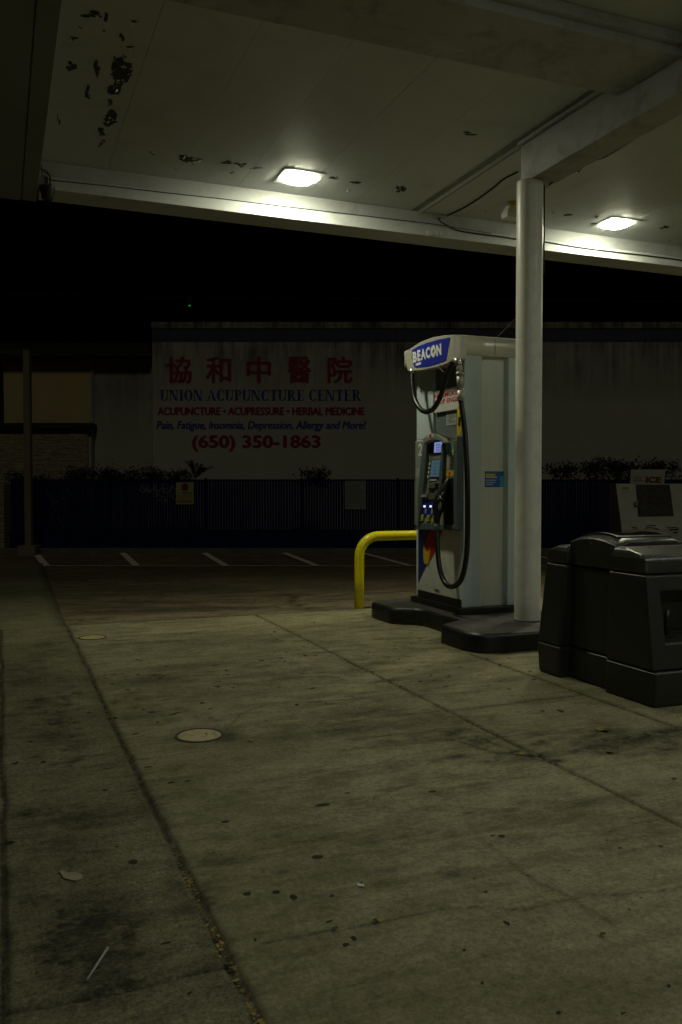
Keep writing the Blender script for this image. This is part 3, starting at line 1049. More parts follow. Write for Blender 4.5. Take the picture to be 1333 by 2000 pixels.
def canopy_light(a, b, label, mat):
    t = thing('canopy_light', label, 'ceiling lamp', AB(a, b, ZC - .045), TH, 'square lamps set in the canopy ceiling')
    m1 = MB()
    h = .20
    m1.box(AB, (a - h, a + h), (b - h, b + h), (ZC - .0055, ZC - .0015))
    m1.build('housing', M['housing'], t, bevel=.002)
    m2 = MB()

    def sq(r, z, n=6):
        out = []
        rc = r * .80
        for qx, qy, a0 in ((1, 1, 0), (-1, 1, 90), (-1, -1, 180), (1, -1, 270)):
            for k in range(n + 1):
                an = R(a0 + 90 * k / n)
                out.append(AB(a + qx * (r - rc) + rc * math.cos(an), b + qy * (r - rc) + rc * math.sin(an), z))
        return out
    m2.loft([sq(.152, ZC - .006), sq(.151, ZC - .012), sq(.142, ZC - .020), sq(.118, ZC - .024)], 0, True, True)
    m2.build('lens', mat, t)
    return t


canopy_light(2.68, 7.775, 'glowing square ceiling lamp left of the column near the far canopy edge', M['lens_far'])
canopy_light(6.43, 7.795, 'glowing square ceiling lamp right of the column near the far canopy edge', M['lens_far'])
for a_, b_, wh, ml_ in ((2.68, 2.4, 'over the middle of the near forecourt', 'lens_low'), (6.43, 2.4, 'over the near forecourt on the right', 'lens_mid'), (10.2, 7.8, 'in the far row well right of the column', 'lens_far'),
                        (2.68, -1.5, 'in the row behind the viewer', 'lens_near'), (6.43, -1.5, 'in the row behind the viewer on the right', 'lens_near'), (10.2, 2.4, 'over the far right of the near forecourt', 'lens_low')):
    canopy_light(a_, b_, 'glowing square ceiling lamp ' + wh + ', outside the photo', M[ml_])  # unseen lamps, added for the light on pump, column and near floor


def cable(name, pts, r, label, mat='cable', cat='cable'):
    m_ = MB()
    m_.tube(pts, r, 6)
    return tag(m_.build(name, M[mat]), label, cat)


def ceil_pts(q, z=ZC - .012):
    return [AB(*ab_z(x, y, z)[:2], z) for x, y in q]


def face_pts(q, b=BF - .03):
    return [AB(*on_b(x, y, b)) for x, y in q]


p1 = ceil_pts([(1012, 336), (985, 350), (962, 369), (925, 395), (895, 412), (868, 424)])
p2 = face_pts([(858, 429), (868, 437), (892, 449), (930, 456), (970, 461), (1012, 467), (1068, 473), (1130, 483), (1200, 492), (1270, 500), (1345, 510)])
cable('cable', spline(p1 + p2, 5), .008, 'black cable slung under the canopy ceiling left of the column, then along the far beam')
p3 = [AB(4.345, 6.12, 3.86)] + ceil_pts([(1082, 358), (1100, 346), (1125, 336), (1150, 318), (1185, 305), (1230, 278), (1280, 245), (1340, 205)], ZC - .022)
p3[1] = AB(4.50, 6.05, 4.0)
p3 = [p3[0], AB(4.43, 6.06, 3.95), AB(4.47, 6.03, 4.1)] + p3[3:]
cable('cable', spline(p3, 5), .008, 'black cable leaving the column top toward the right along the crossbeam')
cable('conduit', [AB(4.325, 6.16, 3.87), AB(4.324, 6.155, 3.6), AB(4.324, 6.155, 3.4), AB(4.324, 6.155, 3.25), AB(4.324, 6.155, 3.12)], .008, 'thin dark conduit running down the right side of the round column', cat='conduit')
pz = face_pts([(100, 352), (200, 362), (330, 377), (440, 389), (560, 404), (700, 420), (850, 438), (960, 456)], BF - .024)
cable('cable', pz, .0045, 'thin black wire clipped along the bright far beam of the canopy')
# broken floodlight behind the column
fl = thing('floodlight', 'broken white floodlight with orange bracket hanging from the ceiling behind the column', 'floodlight', AB(*on_b(1000, 410, 7.6)), TH)
mb = MB()
pc = on_b(1001, 418, 7.6)
mb.loft([[AB(pc[0] + dx * s, pc[1] + dy * s, pc[2] + dz) for dx, dy in ((-.10, -.06), (.10, -.06), (.10, .06), (-.10, .06))] for s, dz in ((.95, -.05), (1.0, .0), (.6, .08))], 0)
mb.build('shade', M['white'], fl, bevel=.006)
mb = MB()
mb.box(AB, (pc[0] - .04, pc[0] + .03), (pc[1] - .02, pc[1] + .02), (pc[2] + .075, pc[2] + .125))
mb.tube([AB(pc[0] - .03, pc[1], pc[2] + .08), AB(pc[0] - .06, pc[1] - .02, pc[2] + .05), AB(pc[0] - .05, pc[1] - .05, pc[2] + .01)], .012, 6)
mb.build('bracket', M['yellow'], fl)
mb = MB()
mb.tube([AB(pc[0] + .01, pc[1], pc[2] + .12), AB(pc[0] + .012, pc[1], ZC - .003)], .022, 10)
mb.build('arm', M['black'], fl)
# dark horn-shaped fitting at the left end of the far beam
hp = on_b(93, 378, BF - .05)
hn = thing('horn_speaker', 'small black horn speaker with tangled wires under the left end of the far beam', 'speaker', AB(*hp), TH)
mb = MB()
mb.loft([[AB(hp[0] + r_ * math.cos(2 * math.pi * i / 14), hp[1] + r_ * math.sin(2 * math.pi * i / 14), hp[2] + dz) for i in range(14)] for r_, dz in ((.035, -.06), (.05, -.05), (.066, .05), (.07, .06))], 0, True, True)
mb.build('horn', M['black'], hn)
mb = MB()
q = face_pts([(80, 320), (84, 333), (96, 341), (98, 352), (100, 364)], BF - .03)
mb.tube(spline(q, 4), .005, 5)
q = face_pts([(81, 331), (88, 332), (95, 338), (99, 350), (95, 368)], BF - .035)
mb.tube(spline(q, 4), .004, 5)
q = face_pts([(80, 326), (84, 343), (90, 348), (91, 360)], BF - .034)
mb.tube(spline(q, 4), .0045, 5)
bx = on_b(91, 352, BF - .03)
mb.box(AB, (bx[0] - .012, bx[0] + .012), (bx[1] - .01, bx[1] + .01), (bx[2] - .03, bx[2] + .03))
mb.build('wires', M['cable'], hn)
jb = MB()
for x0, x1 in ((835, 846), (848, 856), (858, 864)):
    q0 = on_b(x0, 452, BF - .026); q1 = on_b(x1, 459, BF - .026)
    jb.box(AB, (q0[0], q1[0]), (BF - .035, BF - .0225), (q1[2] - .005, q0[2] + .01))
tag(jb.build('junction_box', M['housing'], rotz=TH), 'row of small grey boxes fixed to the far beam left of the column', 'junction box')

# ================================================================== PUMP ISLAND
isl = thing('pump_island', 'raised black painted dog-bone kerb island carrying the fuel pump and the column', 'pump island', AB(4.16, 6.85, 0), TH)


def island_outline(off=0.0):
    """closed outline in (a,b); off insets it"""
    amid = 4.165
    half = [(3.40, 5.95, 0), (3.40, 6.27, 0), (3.665, 6.42, 0), (3.665, 7.12, 0), (3.425, 7.29, 0), (3.425, 7.9, 0)]
    pts = [(x + off, y) for x, y, r in half]
    pts[0] = (3.40 + off, 5.69 + off); pts[-1] = (3.425 + off, 7.92 - off)
    rad = [.26, .035, .10, .10, .08, .26]
    right = [(2 * amid - x, y) for x, y in reversed(pts)]
    allp = pts + right
    rr = rad + list(reversed(rad))
    out = []
    n = len(allp)
    for i in range(n):
        p0 = Vector(allp[i - 1]); p1 = Vector(allp[i]); p2 = Vector(allp[(i + 1) % n])
        d0 = (p0 - p1); d2 = (p2 - p1)
        r_ = min(rr[i], d0.length * .45, d2.length * .45)
        s = p1 + d0.normalized() * r_; e = p1 + d2.normalized() * r_
        for k in range(9):
            t = k / 8
            out.append((1 - t) ** 2 * s + 2 * t * (1 - t) * p1 + t * t * e)
    return out


o0 = island_outline(); o1 = island_outline(.006); o2 = island_outline(.03); o3 = island_outline(.16)
mb = MB()
mb.loft([[AB(p.x, p.y, z) for p in oo] for oo, z in ((o0, -.02), (o0, .125), (o1, .145), (o2, .158))], 0, False, True)
mb.build('kerb_face', M['kerb_black'], isl)
mb = MB()
mb.face([AB(p.x, p.y, .158) for p in o2])
mb.build('top_slab', M['island_top'], isl)

# ================================================================== FUEL PUMP
A0 = 3.857                        # front plane of the cabinet
ND = -XV                          # out of the front face
pump = thing('fuel_pump', 'tall grey fuel pump with a blue sign on its canted bonnet, hose and card console', 'fuel pump', AB(4.165, 7.15, .16), TH)


def FP(px, py, w=0.0):
    return AB(*on_a(px, py, A0 - w))


def fb(px, py, w=0.0):
    q = on_a(px, py, A0 - w)
    return q[1], q[2]


def front_box(mb, p0, p1, w0, w1, mi=0):
    """box on the pump front between two photo pixels, from depth w0 to w1 out of the cabinet face"""
    b0, z0 = fb(*p0, w1); b1, z1 = fb(*p1, w1)
    return mb.box(AB, (A0 - w1, A0 - w0), (min(b0, b1), max(b0, b1)), (min(z0, z1), max(z0, z1)), mi)


def front_poly(mb, pts, w0, w1, mi=0):
    q = [AB(A0 - w0, *fb(x, y, w1)) for x, y in pts]
    return mb.prism(q, ND * (w1 - w0), mi)


PB0, PB1 = 6.68, 7.62
AR = 4.475
mb = MB()
mb.box(AB, (A0 + .03, AR - .03), (PB0 + .075, PB1 - .03), (.20, 2.46))
mb.build('cabinet_body', M['console'], pump)
mb = MB()
mb.box(AB, (A0 - .035, AR + .03), (PB0 - .03, PB1 + .05), (.159, .215))
mb.build('base_plinth', M['black'], pump, bevel=.006)
for p0, p1 in (((A0, PB0), (A0 + .195, PB0 + .05)), ((AR - .165, PB0), (AR, PB0 + .05))):
    mb = MB()
    if p0[0] == A0:
        pr = [(A0, PB0), (A0 + .185, PB0), (A0 + .205, PB0 + .055), (A0 + .205, PB0 + .075), (A0, PB0 + .075)]
    else:
        pr = [(AR, PB0), (AR - .155, PB0), (AR - .175, PB0 + .055), (AR - .175, PB0 + .075), (AR, PB0 + .075)]
    mb.prism([AB(a, b, .217) for a, b in pr], ZV * 2.268)
    mb.build('corner_post', M['post'], pump, bevel=.006)
mb = MB()
mb.box(AB, (A0 + .2, AR - .17), (PB0 + .052, PB0 + .07), (.217, 2.484))
mb.build('side_panel', M['steel'], pump)
mb = MB()
mb.box(AB, (A0 + .002, A0 + .07), (7.27, PB1), (1.77, 2.47))
mb.box(AB, (A0 + .002, A0 + .07), (7.50, PB1), (.217, 1.77))
mb.box(AB, (A0 + .07, AR), (PB1 - .03, PB1), (.217, 2.47))
mb.build('far_post', M['post'], pump, bevel=.006)
mb = MB()
mb.box(AB, (A0 + .028, A0 + .05), (6.76, 7.268), (1.7, 2.47))
wp = mb.build('display_window', M['glass'], pump)
mb = MB()
front_box(mb, (849, 764), (904, 797), -.009, -.005)
front_sign = mb.build('warning_sticker', M['paper'], pump)
mb = MB()
b0, z0 = fb(849.5, 779.5, -.005); b1, z1 = fb(906, 769, -.005)
text(mb, 'NO SMOKING', AB(A0 + .0048, b0, z0), -UV, ZV, b0 - b1, .045, .0015, .02)
b0, z0 = fb(849.5, 791.5, -.005)
text(mb, 'STOP ENGINE', AB(A0 + .0048, b0, z0), -UV, ZV, b0 - b1, .045, .0015, .02)
mb.build('warning_text', M['red'], front_sign)
mb = MB()
front_box(mb, (872, 800), (892, 829), -.028, -.024)
notice = mb.build('notice_sheet', M['paper_grey'], pump)
mb = MB()
for k in range(7):
    front_box(mb, (875, 803 + k * 3.3), (875 + random.choice((8, 12, 14)), 804 + k * 3.3), -.024, -.0225)
mb.build('notice_lines', M['console'], notice)
mb = MB()
mb.box(AB, (A0 + .01, A0 + .045), (PB0 + .062, 6.758), (1.7, 2.47))
mb.build('hose_slot', M['black'], pump)
mb = MB()
front_box(mb, (893, 793), (901, 851), -.009, .004)
mb.build('hose_decal', M['yellow'], pump)
mb = MB()
front_box(mb, (895.5, 815), (899.5, 832), .0042, .006)
mb.build('decal_mark', M['black'], pump)

# bonnet with rounded ends, slightly arched
def bonnet_outline(o=0.0):
    out = []
    a0, a1, b0, b1 = 3.735 + o, 4.595 - o, 6.668 + o, 7.665 - o
    for ca, cb, sa, sb, rr, st in ((a0, b0, 1, 1, .125, 180), (a1, b0, -1, 1, .125, 270), (a1, b1, -1, -1, .03, 0), (a0, b1, 1, -1, .03, 90)):
        for k in range(8):
            an = R(st + 90 * k / 7)
            out.append((ca + sa * rr + rr * math.cos(an), cb + sb * rr + rr * math.sin(an)))
    return out


def arch(b):      # gentle crown along the sign face
    t = (b - 6.668) / 1.0
    return .022 * math.sin(math.pi * min(max(t, 0), 1)) - .006 * t


mb = MB()
ro = bonnet_outline()
ri = bonnet_outline(.012)
mb.loft([[AB(a, b, 2.480 + .6 * arch(b)) for a, b in ri], [AB(a, b, 2.486 + .6 * arch(b)) for a, b in ro],
         [AB(a, b, 2.648 + arch(b)) for a, b in ro], [AB(a, b, 2.656 + arch(b)) for a, b in ri]], 0, True, True)
for f in mb.bm.faces:
    if len(f.verts) > 4: f.smooth = False
bon = mb.build('bonnet', M['bonnet'], pump)
mb = MB()
mb.box(AB, (4.165, 4.168), (6.6655, 6.6685), (2.49, 2.645))
mb.build('bonnet_seam', M['seam'], bon)
mb = MB()
mb.box(AB, (3.75, 3.86), (7.64, 7.668), (2.48, 2.62))
mb.build('bonnet_end_cap', M['black'], bon)
W = .126
mb = MB()
front_poly(mb, [(789, 690.5), (803.4, 679.6), (823, 667), (845, 659), (866.5, 655.3), (888, 654), (888, 700), (873.7, 710), (852, 717.5), (823, 723), (797, 724.7)], .0, W)
mb.build('bonnet_fascia', M['bonnet'], bon, bevel=.004)
mb = MB()
top = [(804.3, 699.5), (805, 684), (816, 677), (834, 669.7), (855.7, 663.4), (879.5, 659)]
bot = [(871, 704), (852, 711), (834, 715.7), (814, 717.8), (809.7, 716.6)]
front_poly(mb, top + bot, W, W + .004)
sgn = mb.build('sign_panel', M['blue'], bon)
mb = MB()
# lettering climbs with the arch of the panel: each letter set on its own spot
wlet = W + .004
lx = [(807.5, 822.5), (823, 832.5), (833, 843.5), (844.5, 853.0), (853.5, 862.5)]
hdr = [('B', 807.3, 815.0, 686.5, 708.0), ('E', 816.2, 822.3, 683.5, 705.2), ('A', 823.0, 832.4, 681.0, 702.5), ('C', 832.8, 841.2, 677.8, 699.8), ('O', 842.2, 852.2, 674.5, 697.0), ('N', 853.4, 863.0, 671.8, 694.5)]
for ch, x0, x1, y0, y1 in hdr:
    bl, zl = fb(x0, y1, wlet); br, zr = fb(x1, y1, wlet); bt, zt = fb(x0, y0, wlet)
    yd = Vector((0, 0, 1)) + UV * .10
    text(mb, ch, AB(A0 - wlet, bl, (zl + zr) / 2), -UV, yd, abs(bl - br), zt - zl, .0015, .045)
bl, zl = fb(847.3, 685.8, wlet)
oc = AB(A0 - wlet, bl, zl)
mb.disc(oc, -UV, ZV, .032, .058, ND * .0017, 16)
front_box(mb, (812.5, 709.8), (822.5, 711.6), W + .004, W + .0052)
mb.build('sign_lettering', M['white'], sgn)
mb = MB()
pts = []
for k in range(8):
    r_ = .034 if k % 2 == 0 else .010
    an = math.pi / 4 * k + .2
    pts.append(oc + ND * .0019 - UV * (r_ * .75 * math.cos(an)) + ZV * (r_ * 1.25 * math.sin(an)))
mb.prism(pts, ND * .001)
mb.build('sign_star', M['blue_dark'], sgn)

# console: deep grey door with arched hood
cw = .055
mb = MB()
front_box(mb, (811, 862), (893, 1035), -.028, cw)
con = mb.build('console', M['console'], pump, bevel=.012, seg=3)
mb = MB()
b0, z0 = fb(811, 862, cw); b1, z1 = fb(893, 1035, cw)
mb.box(AB, (A0 - cw - .002, A0 - .0), (b0 - .004, b0 + .012), (z1 + .005, 1.36))
mb.build('console_edge', M['console_side'], con)
mb = MB()
front_box(mb, (866, 934), (886, 1030), cw, cw + .004)
mb.build('nozzle_boot', M['black'], con, bevel=.003)
mb = MB()
front_box(mb, (886.5, 862), (893, 1036), cw, cw + .003)
mb.box(AB, (A0 - cw, A0), (b1 - .006, b1 - .001), (z1, z0))
mb.build('console_rail', M['console_dark'], con)
# raised bezel: two curved side cheeks and the hood
hw = cw + .030
mb = MB()
front_poly(mb, [(828, 862), (834, 862), (829, 930), (822, 985), (818, 1022), (815.5, 1022), (816.5, 960), (822, 900)], cw, hw)
front_poly(mb, [(862, 868), (866, 866), (863.5, 935), (859.5, 975), (855.5, 985), (857, 940), (860, 900)], cw, hw)
mb.build('bezel_cheeks', M['console_dark'], con, bevel=.006)
mb = MB()
hood = []
for k in range(11):
    t = k / 10
    hood.append((827 + 42 * t, 862 - 15 * math.sin(math.pi * min(1, .12 + t * .88)) - 1.5 * t + (3 if k == 10 else 0)))
hood2 = [(869 - 41 * k / 10, 866 - 8.5 * math.sin(math.pi * (k / 10)) + 1) for k in range(11)]
front_poly(mb, hood + hood2, cw - .03, hw + .03)
mb.build('hood', M['console'], con, bevel=.006)
mb = MB()
front_box(mb, (836, 848.5), (847, 854), hw + .03, hw + .032)
hs = mb.build('hood_sticker', M['paper'], con)
mb = MB()
front_box(mb, (838.5, 848.6), (843, 853.8), hw + .0321, hw + .0335)
mb.build('hood_sticker_mark', M['red'], hs)
mb = MB()
front_poly(mb, [(840, 864), (866, 862), (864, 885), (838, 886)], cw, cw + .010)
mb.build('screen_surround', M['black'], con, bevel=.003)
mb = MB()
front_poly(mb, [(849, 864.2), (863.5, 862.7), (861.8, 883), (848, 884.2)], cw + .010, cw + .013)
s1 = mb.build('price_screen', M['screen_lit'], con)
mb = MB()
for k in range(5):
    front_box(mb, (852, 867.3 + k * 3.3), (861, 867.8 + k * 3.3), cw + .013, cw + .0136)
mb.build('screen_rows', M['screen_dim'], s1)
mb = MB()
front_poly(mb, [(840, 896), (862, 895.5), (859, 933), (835, 933.5)], cw, cw + .012)
mb.build('keypad_frame', M['console_side'], con, bevel=.003)
mb = MB()
front_poly(mb, [(844, 899), (860, 898), (857, 931), (840, 931.5)], cw + .012, cw + .015)
s2 = mb.build('message_screen', M['screen_dim'], con)
for k, (x0, x1) in enumerate(((849, 853), (849, 855), (848, 852), (846, 854))):
    mb = MB()
    front_box(mb, (x0, 907 + k * 5.6 - (2 if k < 2 else 0)), (x1, 908.2 + k * 5.6 - (2 if k < 2 else 0)), cw + .015, cw + .016)
    mb.build('text_row', M['cyan'], s2)
for k in range(4):
    mb = MB()
    front_box(mb, (838.2 - k * 1.1, 904 + k * 8.2), (840.4 - k * 1.1, 908 + k * 8.2), cw + .012, cw + .018)
    mb.build('side_button', M['white'], con)
mb = MB()
front_box(mb, (840, 936), (853, 938.6), cw, cw + .006)
mb.build('label_strip', M['paper'], con)
mb = MB()
front_poly(mb, [(838, 942), (859, 942), (856, 976), (832, 976)], cw, cw + .014)
cr_ = mb.build('card_reader', M['console_side'], con, bevel=.004)
mb = MB()
for i in range(3):
    for j in range(4):
        front_box(mb, (850 + i * 2.4, 944 + j * 3.2), (851.7 + i * 2.4, 946.3 + j * 3.2), cw + .014, cw + .018)
mb.build('keypad', M['black'], cr_)
mb = MB()
front_box(mb, (838, 953), (848, 957), cw + .014, cw + .024)
mb.build('card_slot', M['black'], cr_)
mb = MB()
front_box(mb, (826, 953.5), (832, 963), cw, cw + .004)
front_poly(mb, [(823.5, 966), (834, 965), (832, 970.5), (822, 971)], cw, cw + .03)
mb.build('receipt_slot', M['paper_grey'], con)
mb = MB()
front_poly(mb, [(825.5, 978), (852, 978), (849, 1008), (820.5, 1008)], cw, cw + .008)
gp = mb.build('grade_panel', M['blue'], con, bevel=.003)
for x in (829.3, 841.3):
    mb = MB()
    front_box(mb, (x - 1.8, 987), (x + 1.8, 991), cw + .008, cw + .011)
    mb.build('lit_button', M['led'], gp)
for x, y in ((832, 998), (844, 999)):
    mb = MB()
    c0 = FP(x, y, cw + .008)
    mb.disc(c0, -UV, ZV, .018, .028, ND * .002, 14)
    mb.build('grade_mark', M['paper_grey'], gp)
for x, y in ((822.5, 1012), (834.5, 1013), (846, 1014)):
    mb = MB()
    front_poly(mb, [(x - .5, y - 7), (x + 4.2, y - 7), (x + 3, y + 6), (x - 4.2, y + 6)], cw, cw + .016)
    kb_ = mb.build('grade_key', M['key_yellow'], con, bevel=.006)
    mb = MB()
    front_box(mb, (x - 1.0, y - 4), (x + 1.4, y + 2.5), cw + .016, cw + .0175)
    mb.build('key_mark', M['console'], kb_)
mb = MB()
front_poly(mb, [(815, 1021), (890, 1026), (893, 1036), (810, 1034)], cw, cw + .014)
mb.build('console_sill', M['console_dark'], con, bevel=.004)
mb = MB()
front_box(mb, (889, 1030), (893, 1034), cw + .014, cw + .02)
mb.build('door_lock', M['chrome'], con)
mb = MB()
b2, z2 = fb(817.5, 891, cw)
b3, z3 = fb(825.5, 865.5, cw)
text(mb, '2', AB(A0 - cw, b2, z2), -UV, ZV, abs(b2 - b3), z3 - z2, .002, .02)
mb.build('pump_number', M['white'], con)
mb = MB()
front_box(mb, (813, 914), (820, 932), cw, cw + .002)
mb.build('small_notice', M['paper_grey'], con)
mb = MB()
c0 = FP(876, 872, cw)
mb.disc(c0, -UV, ZV, .052, .052, ND * .014, 24)
ov = mb.build('round_reader', M['cyan'], con, bevel=.004)
mb = MB()
mb.disc(c0 + ND * .014, -UV, ZV, .022, .03, ND * .002, 16)
mb.build('reader_mark', M['paper_grey'], ov)
mb = MB()
front_poly(mb, [(879.5, 879), (886.5, 878.5), (885.5, 889.5), (877.5, 890)], cw, cw + .003)
mb.build('green_sticker', M['green'], con)
mb = MB()
for k in range(6):
    front_box(mb, (874.5 - k * .3, 893 + k * 4), (878.0 - k * .3, 895 + k * 4), cw, cw + .003)
mb.build('pictogram_column', M['paper'], con)
mb = MB()
front_poly(mb, [(880.5, 892), (887.5, 892), (886.5, 917), (878, 917)], cw, cw + .003)
pc_ = mb.build('pictogram_sheet', M['console_side'], con)
mb = MB()
for k in range(6):
    front_box(mb, (880.5, 894 + k * 4), (886, 895.4 + k * 4), cw + .003, cw + .004)
mb.build('sheet_lines', M['black'], pc_)
mb = MB()
front_poly(mb, [(873, 919), (887, 919), (886, 930), (871, 930)], cw, cw + .003)
ws = mb.build('hazard_sticker', M['yellow'], con)
mb = MB()
front_box(mb, (877, 922), (880, 928), cw + .003, cw + .0045)
mb.build('sticker_mark', M['red'], ws)
# lower door with its painted corner
mb = MB()
front_box(mb, (817.5, 1030), (901, 1175), -.03, -.001)
b_f, _ = fb(817.5, 1100); b_n, _ = fb(901, 1100)
ld = mb.build('lower_door', M['door'], pump, bevel=.003)
mb = MB()
zt, zb = .905, .30
mb.prism([AB(A0 - .001, b_f - .004, zt), AB(A0 - .001, b_f - .004, .355), AB(A0 - .001, 7.07, zt)], ND * .002)
mb.build('blue_corner', M['blue_dark'], ld)
mb = MB()
front_poly(mb, [(841, 1033), (866, 1033), (846, 1083), (836, 1100), (829, 1072)], .003, .0045)
mb.build('red_stripe', M['red'], ld)
mb = MB()
front_poly(mb, [(827, 1060), (833, 1077), (838, 1076), (841, 1068), (839, 1090), (836, 1103), (829, 1101), (827, 1090)], .0045, .006)
mb.build('yellow_flame', M['yellow'], ld)
mb = MB()
bb0, zz0 = fb(850, 1154, .0)
text(mb, 'BEACON', AB(A0 - .001, bb0, zz0), -UV, ZV, .085, .022, .001, .02)
front_box(mb, (851, 1156), (859, 1157.2), .001, .002)
mb.build('door_print', M['black'], ld)
mb = MB()
mb.box(AB, (A0 - .004, A0 + .02), (b_n - .01, b_f), (.216, .285))
mb.build('kick_plate', M['black'], pump)
# side sticker
mb = MB()
q0 = on_b(946, 919, PB0 + .050); q1 = on_b(993, 953, PB0 + .050)
mb.box(AB, (q0[0], q1[0]), (PB0 + .0475, PB0 + .0515), (q1[2], q0[2]))
st_ = mb.build('side_sticker', M['paper'], pump)
mb = MB()
mb.box(AB, (q0[0] + .006, q1[0] - .006), (PB0 + .046, PB0 + .0474), (q1[2] + .006, q0[2] - .006))
stb = mb.build('sticker_field', M['cyan'], st_)
stb.data.materials[0] = worn('sticker blue', (.015, .09, .30), 0.4, var=.1)
mb = MB()
mb.box(AB, (q1[0] - .09, q1[0] - .012), (PB0 + .0445, PB0 + .0458), (q1[2] + .01, q1[2] + .11))
mb.build('sticker_card', M['cyan'], st_)
mb = MB()
for k, (w_, h_) in enumerate(((.10, .014), (.12, .014))):
    z_ = q0[2] - .03 - k * .022
    mb.box(AB, (q0[0] + .015, q0[0] + .015 + w_), (PB0 + .0445, PB0 + .0458), (z_ - h_, z_))
mb.build('sticker_heading', M['yellow'], st_)
mb = MB()
for k, w_ in enumerate((.11, .10, .08)):
    z_ = q0[2] - .085 - k * .02
    mb.box(AB, (q0[0] + .015, q0[0] + .015 + w_), (PB0 + .0445, PB0 + .0458), (z_ - .005, z_))
mb.build('sticker_lines', M['paper'], st_)

# hose
hz = .165
hose = [(805.5, 728, .13), (806, 750, .15), (810, 778, .165), (820, 797, .17), (833, 804.5, .17), (846, 799, .17), (859, 779, .17), (868, 752, .17), (877, 724, .17), (885, 709, .165), (892, 706, .155), (897, 713, .15)]
mb = MB()
mb.tube(spline([FP(*h) for h in hose], 6), .0235, 14)
hs1 = mb.build('upper_hose', M['rubber'], pump)
mb = MB()
mb.tube([FP(805.5, 722, .13), FP(805.5, 729, .13)], .03, 14)
mb.build('hose_swivel', M['chrome'], pump)
mb = MB()
mb.tube([FP(889, 703, .16), FP(894, 706, .155), FP(898, 715, .15)], .028, 12)
mb.build('hose_swivel', M['chrome'], pump)
mb = MB()
mb.tube([FP(897.5, 712, .15), FP(898.5, 727, .148)], [.022, .028], 12)
mb.tube([FP(898.6, 727, .148), FP(898.7, 733, .148)], .034, 12)
mb.tube([FP(898.7, 734, .148), FP(899.5, 758, .147)], .029, 14)
mb.tube([FP(899.6, 759, .147), FP(900, 763, .147)], .022, 12)
mb.tube([FP(900, 763, .147), FP(901, 783, .146)], .031, 14)
mb.build('breakaway', worn('breakaway label grey', (.50, .48, .42), 0.45, metal=.2, var=.35, scale=18), pump)
mb = MB()
mb.tube(spline([FP(x, y, .12) for x, y in ((853, 706), (860, 720), (868, 728))], 3), .006, 6)
mb.build('retractor_cord', M['cable'], pump)
low = [(901, 783, .146), (905, 815, .14), (909, 850, .13), (912, 900, .13), (913.5, 950, .13), (914, 1000, .13), (913.5, 1050, .13), (911, 1090, .13), (905, 1122, .14), (896, 1139, .15), (883, 1146, .16), (871, 1140, .165), (862, 1121, .165), (857, 1095, .16), (854.5, 1060, .15), (853.5, 1034, .14)]
mb = MB()
mb.tube(spline([FP(*h) for h in low], 6), .0235, 14)
mb.build('lower_hose', M['rubber'], pump)
# nozzle standing in the boot, hose end down
mb = MB()
mb.tube([FP(853.5, 1038, .14), FP(853.8, 1022, .138)], [.026, .028], 14)
mb.build('nozzle_swivel', M['console_dark'], pump)
mb = MB()
mb.tube(spline([FP(853.8, 1023, .138), FP(854.5, 1008, .135), FP(857, 992, .13), FP(862, 972, .12), FP(868, 955, .10), FP(875, 940, .07), FP(880, 932, .03)], 4),
        [.024, .025, .028, .031, .034, .038, .044, .05, .054, .058, .058, .056, .054, .05, .046, .042, .038, .034, .03, .027, .025, .022, .02, .018, .016][:25], 14)
noz = mb.build('nozzle', M['black'], pump)
mb = MB()
mb.tube(spline([FP(857, 985, .16), FP(850, 1000, .17), FP(849, 1015, .165), FP(854, 1022, .14)], 5), .008, 8)
mb.build('lever_guard', M['black'], noz)
mb = MB()
mb.tube([FP(855.5, 974, .175), FP(860, 970, .175), FP(866.5, 962, .165)], .0045, 6)
mb.tube([FP(857.5, 968, .178), FP(861, 972, .178), FP(864, 975, .175)], .004, 6)
mb.tube([FP(855, 978, .17), FP(859.5, 971.5, .178)], .0035, 6)
mb.build('lever', M['chrome'], noz)
mb = MB()
c0 = FP(859.5, 988, .183)
for k in range(2):
    for i in range(20):
        t0, t1 = 2 * math.pi * i / 20, 2 * math.pi * (i + 1) / 20
        r0 = .030 - .014 * k
        mb.tube([c0 - UV * (r0 * .8 * math.cos(t0)) + ZV * (r0 * 1.2 * math.sin(t0)), c0 - UV * (r0 * .8 * math.cos(t1)) + ZV * (r0 * 1.2 * math.sin(t1))], .0022, 5)
mb.build('nozzle_badge', M['console'], noz)

# cable from the pump top to the column
cable('cable', spline([AB(4.30, 6.9, 2.68), AB(4.31, 6.75, 2.74), AB(4.26, 6.5, 2.79), AB(4.2, 6.32, 2.8)], 6), .004, 'thin wire arching from the pump top to the column')

# ================================================================== BOLLARD
mb = MB()
zt = .775
pts = [AB(3.572, 8.40, -.05), AB(3.572, 8.40, .3), AB(3.572, 8.40, zt - .24)]
for k in range(1, 9):
    an = R(90 * k / 8)
    pts.append(AB(3.572 + .22 - .22 * math.cos(an), 8.40, zt - .22 + .22 * math.sin(an)))
pts += [AB(4.2, 8.40, zt), AB(4.51, 8.40, zt)]
for k in range(1, 9):
    an = R(90 * k / 8)
    pts.append(AB(4.53 + .22 * math.sin(an), 8.40, zt - .22 + .22 * math.cos(an)))
pts += [AB(4.75, 8.40, .3), AB(4.75, 8.40, -.05)]
mb.tube(pts, .052, 24)
ug = mb.build('bumper_guard', M['bollard'], origin=AB(4.16, 8.40, 0), rotz=TH)
tag(ug, 'bright yellow bent pipe guard standing at the far end of the pump island', 'bollard')

